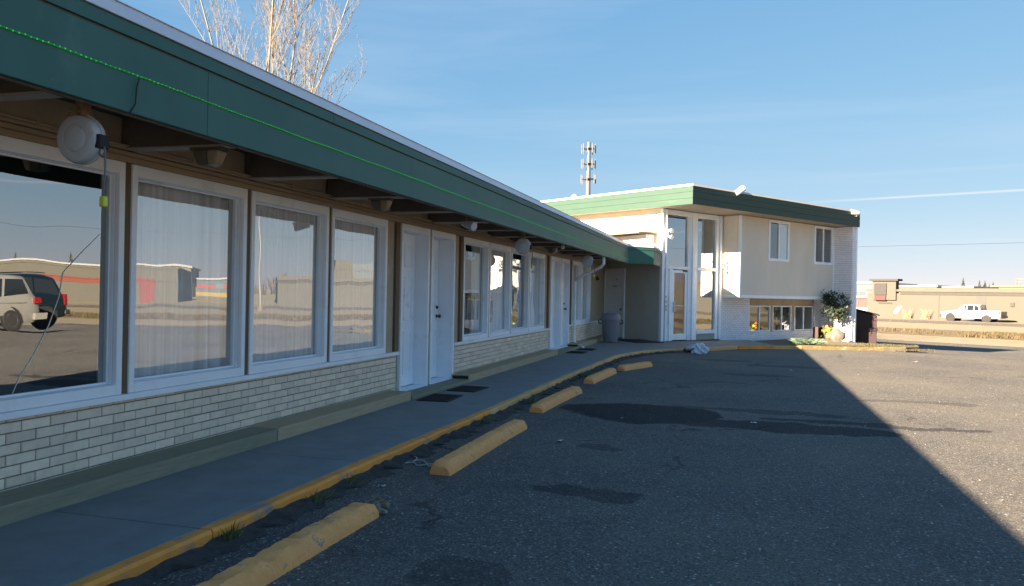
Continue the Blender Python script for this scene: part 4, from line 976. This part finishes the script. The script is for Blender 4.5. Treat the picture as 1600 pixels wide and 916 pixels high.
# ------------------------------------------------------------------ dumpster
r_ = root('dumpster', 'dark maroon dumpster with sloping lid behind the white brick corner', 'dumpster', (OW(10.6,1.72,0)[0]-.745, OW(10.6,1.72,0)[1]+.09, -.285), PI/2-.12, local=True)
dm = mat('maroon_steel', (.020,.007,.011), .5, var=.2, vscale=4, dirt=((.012,.006,.008),.5,.2,.5))
b = MB(); b.sweep([(-.70,.0),(.75,.0),(.75,1.56),(-.70,1.20)], 'x', 0, 1.5); b.build('bin_body', dm, r_, bevel=.01)
b = MB(); b.box(-.035,0,-.68,.73,.60,.66); b.box(-.035,0,-.68,.73,.02,.08); b.box(-.03,1.5,-.74,-.70,.62,.70); b.build('rim_bar', dm, r_, bevel=.006)
b = MB(); b.add([(-.06,-.80,1.19),(1.54,-.80,1.19),(1.54,.78,1.58),(-.06,.78,1.58),(-.06,-.80,1.24),(1.54,-.80,1.24),(1.54,.78,1.63),(-.06,.78,1.63)], [(0,3,2,1),(4,5,6,7),(0,1,5,4),(1,2,6,5),(2,3,7,6),(3,0,4,7)]); b.build('lid', mat('black_lid', (.012,.008,.01), .7), r_, bevel=.01)

# ------------------------------------------------------------------ vehicles
def wheel(parent, x, y, r, wdt, sgn, mt_t=None):
    b = MB(); b.lathe([(r*.62,0),(r*.9,0),(r,wdt*.2),(r,wdt*.8),(r*.9,wdt),(r*.62,wdt)], (x-sgn*wdt, y, r), (sgn,0,0), 28); w_ = b.build('wheel', black, parent, smooth=True)
    b = MB(); b.lathe([(.02,wdt*.8),(r*.2,wdt*1.0),(r*.25,wdt*.85),(r*.55,wdt*.80),(r*.62,wdt*1.01),(r*.62,wdt*.5)], (x-sgn*wdt, y, r), (sgn,0,0), 20); b.build('rim', mat('alloy_rim', (.45,.45,.45), .4, metal=.4), w_, smooth=True)
def vehicle(name, label, cat, loc, rz, st, hw, paint, glassm, wins_, wheels, r=.34, group=None, tum=.80, extras=None):
    """st: stations (y, zbot, zbelt, zroof); front towards -y"""
    r_ = root(name, label, cat, loc, rz, group, local=True)
    mb = MB(); vs = []; n = 0; secs = []
    for (y, zb, zl, zr, wf) in st:
        w_ = hw*wf; top = zr > zl+.06
        half = [(w_*.94,zb),(w_*.985,zb+.12),(w_,(zb+zl)*.5),(w_*.985,zl-.05),(w_*.96,zl)]
        if top: half += [(w_*(tum+.05),zr-.12),(w_*tum,zr-.05),(w_*(tum-.12),zr-.01),(w_*.3,zr+.012)]
        else: half += [(w_*.90,zl+(zr-zl)*.6),(w_*.80,zr),(w_*.5,zr+.01),(w_*.3,zr+.012)]
        full = half+[(-x,z) for x,z in reversed(half)]; secs.append([(x,y,z) for x,z in full])
    n = len(secs[0])
    for s_ in secs: vs += s_
    fs = [(i*n+j,(i+1)*n+j,(i+1)*n+(j+1)%n,i*n+(j+1)%n) for i in range(len(secs)-1) for j in range(n)]+[tuple(range(n)), tuple((len(secs)-1)*n+q for q in range(n-1,-1,-1))]
    mb.add(vs, fs); body = mb.build('body', paint, r_, smooth=True)
    for (nm, quad, off) in wins_:
        for sg in (1,-1):
            mb = MB(); q = []
            for (y, z) in quad:
                # on the tumblehome plane
                zl = 0; 
                for a_, b_ in zip(st, st[1:]):
                    if a_[0] <= y <= b_[0]:
                        t = (y-a_[0])/(b_[0]-a_[0]+1e-9); zl = a_[2]+(b_[2]-a_[2])*t; zr = a_[3]+(b_[3]-a_[3])*t; wf = a_[4]+(b_[4]-a_[4])*t
                k = min(1,max(0,(z-zl)/max(.1,zr-.12-zl))); x = hw*wf*(.96+(tum+.05-.96)*k)+off; q.append((sg*x,y,z))
            mb.add(q+[(p[0]-sg*.02,p[1],p[2]) for p in q], [tuple(range(len(q))), tuple(range(2*len(q)-1,len(q)-1,-1))]+[(i,(i+1)%len(q),len(q)+(i+1)%len(q),len(q)+i) for i in range(len(q))]); mb.build(nm, glassm, r_)
    for y in wheels:
        for sg in (1,-1):
            b = MB(); b.lathe([(r*1.2,0),(r*1.2,.006)], (sg*(hw*.985), y, r*1.02), (sg,0,0), 24); b.build('wheel_arch_shade', black, r_)  # flat black disc stands in for the shaded hollow around the wheel
            wheel(r_, sg*(hw+.012), y, r, .22, sg)
    return r_, body
autoglass = mat('dark_auto_glass', (.015,.018,.022), .08, spec=.8, var=.05)
redlens = mat('red_tail_lens', (.16,.008,.01), .2, coat=.5, var=.1); headl = mat('headlight_lens', (.6,.6,.62), .15, coat=.5)
# silver minivan, seen in the reflections of the nearest windows
mv = [(-2.5,.32,.62,.66,.80),(-2.35,.25,.78,.84,.92),(-1.6,.22,.92,1.0,.98),(-1.1,.22,.98,1.12,1),(-.35,.22,1.02,1.62,1),(.3,.22,1.02,1.74,1),(1.4,.22,1.02,1.74,1),(2.0,.24,1.02,1.68,.98),(2.3,.26,1.0,1.25,.96),(2.48,.32,.92,.98,.92),(2.56,.36,.7,.72,.86)]
v, body = vehicle('minivan', 'silver minivan parked beside a dark SUV, seen mirrored in the nearest window', 'minivan', (14.3,18.3,-.0), 0, mv, .97, mat('silver_car_paint', (.24,.235,.22), .4, metal=.2, coat=.5, var=.05), autoglass,
   [('side_window',[(-.75,1.06),(.12,1.06),(.12,1.58),(-.3,1.56)],.012),('side_window',[(.22,1.06),(1.18,1.06),(1.18,1.6),(.22,1.6)],.012),('side_window',[(1.28,1.06),(2.12,1.08),(1.92,1.55),(1.28,1.59)],.012)], (-1.65,1.5))
for sg in (1,-1):
    b = MB(); b.box(sg*.80,sg*.975,2.28,2.50,.82,.98); b.build('tail_light', redlens, v, bevel=.02)
b = MB(); b.box(-.98,-.975,-.6,2.0,.86,.875); b.box(-.99,.99,2.3,2.62,.36,.56); b.build('rear_bumper', mat('silver_car_paint', (.42,.41,.38), .35), v, bevel=.03)
b = MB(); b.add([(-.7,2.34,1.2),(.7,2.32,1.2),(.62,2.06,1.62),(-.62,2.06,1.62)],[(0,1,2,3)]); b.build('rear_window', autoglass, v)
sv = [(-2.45,.35,.72,.78,.84),(-2.3,.3,.92,.98,.94),(-1.5,.28,1.04,1.1,.98),(-.95,.28,1.06,1.16,1),(-.35,.28,1.08,1.72,1),(.3,.28,1.08,1.82,1),(1.7,.28,1.08,1.82,1),(2.05,.3,1.08,1.76,.99),(2.25,.32,1.06,1.3,.98),(2.38,.36,1.0,1.06,.96),(2.44,.4,.7,.72,.92)]
v, body = vehicle('parked_suv', 'dark teal SUV parked beyond the silver minivan, seen mirrored in the nearest window', 'SUV', (16.6,21.6,-.05), 0, sv, .97, mat('dark_teal_paint', (.004,.009,.012), .3, coat=.4, var=.05), autoglass,
   [('side_window',[(-.75,1.12),(.12,1.12),(.12,1.66),(-.3,1.64)],.012),('side_window',[(.22,1.12),(1.1,1.12),(1.1,1.68),(.22,1.68)],.012),('side_window',[(1.2,1.12),(2.08,1.14),(1.95,1.62),(1.2,1.66)],.012)], (-1.5,1.45), r=.38)
for sg in (1,-1):
    b = MB(); b.box(sg*.82,sg*.965,2.25,2.42,.80,1.2); b.build('tail_light', redlens, v, bevel=.02)
b = MB(); b.box(-.95,.95,2.3,2.58,.42,.62); b.build('rear_bumper', blackmetal, v, bevel=.03)
b = MB(); b.tube([(-.62,-.1,1.88),(-.62,1.9,1.88)], .02, 6); b.tube([(.62,-.1,1.88),(.62,1.9,1.88)], .02, 6); b.build('roof_rack', blackmetal, v)
# white pickup on the road
pt = [(-3.0,.45,.80,.85,.80),(-2.9,.38,1.0,1.05,.92),(-2.2,.36,1.10,1.18,.97),(-1.35,.36,1.16,1.26,1),(-.75,.36,1.2,1.86,1),(-.2,.36,1.2,1.93,1),(.75,.36,1.2,1.92,1),(1.02,.36,1.2,1.80,1),(1.13,.36,1.2,1.26,1),(1.2,.36,1.24,1.27,1),(2.2,.38,1.27,1.30,1),(3.0,.42,1.24,1.27,.99),(3.1,.45,1.15,1.18,.96)]
tx, ty, tz = W(66.4,15.3)
v, body = vehicle('pickup_truck', 'white crew cab pickup truck in front of the long beige building', 'pickup truck', (tx,ty,hz(66.4)), math.atan2(E2.y,E2.x)-PI/2+PI, pt, .98, mat('white_car_paint', (.30,.30,.30), .4, coat=.3, var=.03), autoglass,
   [('side_window',[(-1.28,1.25),(-.35,1.25),(-.35,1.8),(-.72,1.78)],.012),('side_window',[(-.22,1.25),(.40,1.25),(.40,1.8),(-.22,1.8)],.012),('side_window',[(.52,1.25),(1.0,1.25),(.84,1.74),(.52,1.78)],.012)], (-1.95,1.75), r=.42)
v.scale = (.89,.89,.89)
b = MB(); b.box(-.95,.95,-3.12,-2.88,.45,.75); b.build('front_bumper', blackmetal, v, bevel=.04)
b = MB(); b.box(-.95,.95,3.05,3.25,.5,.72); b.build('rear_bumper', blackmetal, v, bevel=.04)
b = MB(); b.box(-.93,.93,3.02,3.16,.75,1.2); b.build('tailgate', mat('grey_tailgate', (.18,.17,.16), .5), v, bevel=.03)
for sg in (1,-1):
    b = MB(); b.box(sg*.70,sg*.93,-3.0,-2.78,.82,1.0); b.build('headlight', headl, v, bevel=.02)
    b = MB(); b.box(sg*.86,sg*.985,2.98,3.10,.85,1.18); b.build('tail_light', redlens, v, bevel=.01)
b = MB(); b.tube([(-.9,1.1,1.3),(-.55,1.1,1.85),(.55,1.1,1.85),(.9,1.1,1.3)], .03, 6); b.build('roll_bar', blackmetal, v)

# ------------------------------------------------------------------ far side of the road
RZ = PI/2-PHI
def far(name, label, cat, s, e, z=None, group=None):
    x, y, zz = W(s, e); return root(name, label, cat, (x,y,hz(s) if z is None else z), RZ, group, local=True)
beige = mat('beige_far_wall', (.071,.068,.060), .85, var=.05, vscale=.6); beiged = mat('beige_band', (.045,.042,.04), .85, var=.08); beiget = mat('beige_coping', (.073,.069,.058), .8)
f = far('strip_building', 'long low beige building with grey brown band under its roof across the road', 'building', 70, 0)
def fb(mb, e0, e1, d0, d1, z0, z1): return mb.box(d0, d1, min(e0,e1), max(e0,e1), z0, z1)
b = MB(); fb(b,-6.4,27.7,0,22,-.4,2.75); b.build('wall', beige, f)
b = MB(); fb(b,-6.45,24.0,-.06,-.005,2.62,2.95); b.build('band', beiged, f)
b = MB(); fb(b,-6.5,24.1,-.16,22.1,2.952,3.36); fb(b,24.1,27.8,-.12,22.1,2.952,3.2); b.build('roof', beiget, f)
b = MB(); fb(b,24.4,27.0,-.25,.5,2.0,4.12); b.build('tower', beige, f)
b = MB(); fb(b,24.1,27.3,-.5,.7,4.12,4.35); b.build('tower_roof', beiged, f)
b = MB(); fb(b,25.4,26.75,-.40,-.252,2.55,3.85); sgn = b.build('sign_board', mat('dark_sign', (.018,.018,.02), .5, var=.4, vscale=5), f)
b = MB(); fb(b,25.45,26.7,-.42,-.401,1.95,2.52); b.build('red_strip', mat('sign_red', (.05,.012,.012), .5), f)
b = MB(); fb(b,24.9,26.4,-.05,-.003,1.55,1.72); b.build('plaque', mat('plaque_brown', (.028,.024,.02), .6), f)
b = MB(); fb(b,15.35,16.3,-.03,-.003,0.02,2.6); b.build('door', mat('grey_far_door', (.042,.042,.042), .6), f)
b = MB(); fb(b,12.75,13.1,-.12,-.003,1.55,1.95); b.build('wall_vent', mat('plaque_brown', (.028,.024,.02), .6), f)
for e in (19.9, 8.5, 2.0): b = MB(); fb(b,e,e+.08,-.07,-.003,-.3,2.62); b.build('rain_pipe', mat('pipe_tan', (.055,.05,.045), .6), f)
b = MB(); fb(b,-.2,2.1,.4,3,3.36,5.3); b.build('rear_tower', beige, f)
b = MB(); fb(b,2.1,5.6,.8,3,3.36,5.0); b.build('rooftop_unit', mat('grey_rooftop_unit', (.05,.065,.08), .6), f)
f = far('striped_building', 'low beige building with red painted bands, seen mirrored in the motel windows', 'building', 76, -17.5)
b = MB(); fb(b,0,-60,0,20,-.4,4.0); b.build('wall', beige, f)
b = MB(); fb(b,-2.6,-31,-.03,-.003,2.15,2.75)
for e in (-2.6,-13.5): fb(b,e,e-1.3,-.029,-.003,0,2.149)
b.build('red_band', mat('red_band_paint', (.11,.02,.014), .7), f)
b = MB(); fb(b,.2,-60.2,-.1,20.1,4.0,4.2); b.build('roof', beiget, f)
# buildings farther off
rn = random.Random(44)
def farbuild(s, e0, e1, h, dep, wall, rf, label, bands=(), nm='warehouse'):
    f = far(nm, label, 'building', s, (e0+e1)/2); hw_ = abs(e1-e0)/2
    b = MB(); fb(b,-hw_,hw_,0,dep,-.4,h); b.build('wall', wall, f)
    b = MB(); fb(b,-hw_-.3,hw_+.3,-.3,dep+.3,h,h+.35); b.build('roof', rf, f)
    for (z0,z1,mt) in bands: b = MB(); fb(b,-hw_+.3,hw_-.3,-.06,-.003,z0,z1); b.build('wall_band', mt, f)
    k = max(2, int(hw_/3))
    for i in range(k):
        b = MB(); c_ = -hw_+(i+.5)*2*hw_/k; fb(b,c_-.9,c_+.9,-.08,-.061,h*.5,h*.5+1.0); b.build('window', mat('far_window', (.06,.08,.1), .3), f)
    return f
whitem = mat('far_white_metal', (.20,.215,.24), .6, var=.06); bluem = mat('far_blue_grey', (.06,.08,.10), .7); redm = mat('far_red', (.17,.045,.045), .7); tanm = mat('far_tan', (.13,.10,.07), .85, var=.2)
farbuild(112, 47.6, 66, 2.3, 18, redm, whitem, 'red walled building with pale base left of the beige strip building', ((-.2,.7,whitem),), 'store')
farbuild(150, 65.2, 84, 5.5, 20, bluem, whitem, 'large white roofed warehouse behind the red building')
farbuild(150, 52.5, 61.5, 4.9, 20, tanm, whitem, 'tan walled shed with white roof just behind the beige tower')
farbuild(152, 46.5, 52.3, 4.75, 20, whitem, whitem, 'white shed showing over the middle of the beige roof')
farbuild(165, 30, 47.5, 5.2, 20, tanm, tanm, 'tan building showing over the beige roof at the right edge')
farbuild(130, -60, -20, 5.6, 20, tanm, whitem, 'tan block behind the gap beside the red banded building')
farbuild(190, -130, -70, 7.5, 20, whitem, bluem, 'long white block behind the red banded building')
farbuild(140, -26, -12, 3.6, 12, bluem, whitem, 'blue grey store seen through the gap, mirrored in the second window', ((.2,1.0,mat('far_yellow', (.2,.14,.03), .7)),(1.8,2.6,redm)), 'store')
f = far('roof_framework', 'bare scaffold like frame on a roof at the far right edge', 'framework', 170, 37.5, 5.5)
b = MB()
for e in range(-7,8,2): fb(b,e,e+.15,0,.2,-.6,1.0)
fb(b,-7,7.15,-.05,.25,1.0,1.2); fb(b,-7,7.15,-.05,.25,.45,.55); b.build('frame', tanm, f)
# conifers and bare trees on the skyline
def conifer(loc, h, seed, label):
    rn = random.Random(seed); r_ = root('conifer', label, 'tree', loc, 0, 'dark conifers on the skyline', local=True)
    b = MB(); b.tube([(0,0,0),(0,0,h*.95)], [.18,.03], 5); b.build('trunk', woodpost, r_)
    b = MB()
    for i in range(260):
        t = rn.random()**.8; z = h*(.12+.88*t); rad = (1-t)*h*.24*(.5+.5*rn.random())+.05; a = rn.uniform(0,2*PI); x, y = rad*math.cos(a), rad*math.sin(a); s_ = .35*(1.2-t)
        b.add([(x*.2,y*.2,z+.15),(x-s_*math.sin(a)*.6,y+s_*math.cos(a)*.6,z-.2),(x*1.15,y*1.15,z-.35),(x+s_*math.sin(a)*.6,y-s_*math.cos(a)*.6,z-.2)], [(0,1,2,3)], rn.uniform(.6,1.4))
    b.build('crown', mat('far_conifer', (.03,.034,.024), .9, tone=True), r_, recalc=False)
    return r_
cl = [(190,62.5,7.9,'lone dark conifer above the middle of the beige roof'),(200,62.4,7.5,'first of the close group of conifers above the pickup'),(203,62.2,7.6,'second conifer of the close group above the pickup'),(200,60.1,6.6,'short conifer of the close group above the pickup'),(202,60.0,7.2,'last conifer of the close group, toward the right edge'),
      (230,-60,12,'conifer mirrored above the banded building, left one'),(232,-75,11,'conifer mirrored above the banded building, right one')]
for i,(s,e,h,lab) in enumerate(cl): x,y,z = W(s,e); conifer((x,y,hz(s)), h, i+60, lab)
rn = random.Random(70); b = MB()
for i in range(5200):
    e = rn.uniform(-330,190); s = rn.uniform(235,262); x,y,z = W(s,e); h = (5.2+2.6*math.sin(e*.07)+1.6*math.sin(e*.23+2) if e < 10 else 5.2+.9*math.sin(e*.3))*rn.random()+.3; a = rn.uniform(0,PI); w_ = rn.uniform(.15,.5)
    dx, dy = w_*math.cos(a), w_*math.sin(a); b.add([(x-dx,y-dy,max(z,z+h-2.2)),(x+dx,y+dy,max(z,z+h-2.0)),(x+rn.gauss(0,.3),y,z+h+1.0)], [(0,1,2)], rn.uniform(.6,1.4))
tag(b.build('distant_woodland', mat('far_bare_wood', (.07,.055,.045), .95, tone=True), recalc=False), 'brownish bare woodland forming the skyline beyond the town', 'woodland', kind='stuff')
# leaning marker post on the verge
px_, py_, pz_ = W(39.5,11.58)
r_ = root('marker_post', 'leaning white marker sign on a thin post in the dry grass', 'sign', (px_,py_,pz_), 0, local=True)
ln = Vector((.62,.18,1)).normalized()
b = MB(); b.tube([(0,0,-.1),tuple(ln*1.75)], .018, 6); b.build('post', mat('pale_post', (.10,.095,.085), .7), r_)
b = MB(); c_ = ln*1.75; u = Vector((math.cos(TH),math.sin(TH),0)); b.add([tuple(c_+u*x+ln*z+Vector((0,d,0))) for d in (0,.03) for x,z in ((-.14,-.2),(.14,-.2),(.14,.42),(-.14,.42))], [(0,1,2,3),(7,6,5,4),(0,4,5,1),(1,5,6,2),(2,6,7,3),(3,7,4,0)]); b.build('sign_plate', white, r_)
# dry bushes against the beige wall
for k,(e,lab) in enumerate(((22.9,'sparse bush at the foot of the beige wall, left one'),(14.0+7.3-.6+.2,'sparse bush at the foot of the beige wall, right one'))):
    x,y,z = W(69.2,e); r_ = root('dry_bush', lab, 'bush', (x,y,z), 0, 'dry bushes at the beige wall', local=True); rn = random.Random(k+90); b = MB()
    for _ in range(40): a = rn.uniform(0,2*PI); l_ = rn.uniform(.4,1.2); b.tube([(rn.gauss(0,.2),rn.gauss(0,.1),0),(math.cos(a)*.5*l_,math.sin(a)*.3*l_,l_)], [.02,.006], 3)
    b.build('twigs', mat('dry_twigs', (.30,.21,.13), .9), r_)
# power poles and wires
def ppole(s, e, h, label):
    f = far('utility_pole', label, 'pole', s, e, None, 'utility poles along the road')
    b = MB(); b.tube([(0,0,-.5),(0,0,h)], [.15,.10], 8); b.build('pole', woodpost, f)
    b = MB(); b.box(-.08,.08,-1.1,1.1,h-.5,h-.36); b.build('crossarm', woodpost, f); return f
ppole(61.5,32,8.3,'utility pole hidden behind the office, holding the wire'); ppole(61.5,-52,8.3,'utility pole beyond the right edge, holding the wire')
b = MB(); p0 = Vector(W(61.5,32,7.2)); p1 = Vector(W(61.5,-52,7.7)); b.tube([p0.lerp(p1,i/24)+Vector((0,0,-.5*4*(i/24)*(1-i/24))) for i in range(25)], .014, 4); tag(b.build('utility_wire', black), 'thin dark overhead wire crossing the sky at the right', 'wire')
f = far('street_light', 'tall pale street light pole, seen mirrored in the second window', 'street light', 50, -8.5)
b = MB(); b.tube([(0,0,0),(0,0,9)], [.14,.08], 10); b.tube([(0,0,9),(-.3,0,9.5),(-2.2,0,9.7)], .05, 8); b.build('pole', mat('galvanised', (.14,.14,.135), .5, metal=.3), f)
b = MB(); b.box(-2.8,-2.1,-.15,.15,9.62,9.78); b.build('lamp_head', mat('galvanised', (.14,.14,.135), .5), f, bevel=.03)
b = MB(); b.lathe([(.35,-.2),(.3,.5)], (0,0,0), (0,0,1), 12); b.build('concrete_base', tanm, f)

# ------------------------------------------------------------------ cell tower
r_ = root('cell_tower', 'tall white cell tower with three rings of panel antennas behind the office', 'cell tower', (-22.75,118.4,-.4), .35, local=True)
cw = mat('tower_white', (.11,.115,.125), .5, var=.05)
b = MB(); b.lathe([(.55,0),(.40,14),(.24,25.0)], (0,0,0), (0,0,1), 14); b.build('mast', cw, r_, smooth=True)
for (zc, rr, k) in ((24.0,1.05,9),(21.7,1.05,9),(19.4,1.15,6)):
    b = MB(); b.lathe([(rr*.8,-.05),(rr*.8,.05)], (0,0,zc), (0,0,1), 12); b.tube([(-rr,0,zc),(rr,0,zc)], .05, 5); b.tube([(0,-rr,zc),(0,rr,zc)], .05, 5); b.build('ring_mount', blackmetal, r_)
    for i in range(k):
        a = 2*PI*i/k+.2; b = MB(); x, y = rr*math.cos(a), rr*math.sin(a); b.box(x-.08,x+.08,y-.08,y+.08,zc-.75,zc+.7); b.build('antenna_panel', cw, r_, bevel=.03)

# ------------------------------------------------------------------ bare tree behind the motel
def tree(loc, stems, seed, label):
    rn = random.Random(seed); r_ = root('bare_tree', label, 'tree', loc, 0, local=True)
    trunk = MB(); br = MB(); tw = MB()
    def grow(p, d, l, r, depth):
        k = 4 if depth < 3 else 3; pts = [p]; rs = [r]; q = p.copy(); dd = d.copy()
        for i in range(k):
            dd = (dd+Vector((rn.gauss(0,.09),rn.gauss(0,.09),rn.gauss(0,.05)+.05))).normalized(); q = q+dd*l/k; pts.append(q.copy()); rs.append(r*(1-.6*(i+1)/k))
        (br if depth < 3 else tw).tube(pts, rs, 5 if depth < 2 else 3, cap=False)
        if depth >= 5 or l < .12: return
        nb = (8,6,4,3,2)[depth] if depth < 5 else 2
        for i in range(nb):
            t = .18+.8*(i+rn.random()*.8)/nb; j = min(int(t*k), k-1); base_ = pts[j].lerp(pts[j+1], t*k-j)
            side = Vector((rn.gauss(0,1),rn.gauss(0,1),rn.gauss(0,.4))).normalized(); nd = (dd*.9+side*.52+Vector((0,0,.22))).normalized()
            grow(base_, nd, l*rn.uniform(.30,.48)*(1.1-.3*t), max(r*(1-.6*t)*.5, .0045), depth+1)
    trunk.tube([(0,0,0),(.05,0,1.2),(0,.05,2.6)], [.3,.24,.2], 10); trunk.build('trunk', mat('pale_bark', (.22,.18,.15), .85, var=.25, vscale=6), r_, smooth=True)
    for (ex,ey,ez,l0) in stems:
        p = Vector((rn.gauss(0,.08),rn.gauss(0,.08),2.4)); d = (Vector((ex,ey,ez))-p); grow(p, d.normalized(), d.length, .05, 0)
    br.build('limbs', mat('pale_bark_limbs', (.14,.13,.115), .8, var=.2, vscale=8), r_, recalc=False)
    tw.build('twigs', mat('tan_twigs', (.115,.098,.088), .8, var=.2, vscale=8), r_, recalc=False)
    return r_
tree((-14.7,22.0,0), [(-1.7,-.4,11.2,1),(-1.2,.4,12.0,1),(-.6,.3,13.2,1),(.0,-.3,12.8,1),(.7,.2,12.2,1),(1.3,-.2,11.0,1),(2.0,.3,8.9,1),(2.3,.5,7.4,1)], 12, 'tall leafless pale tree rising behind the motel roof')
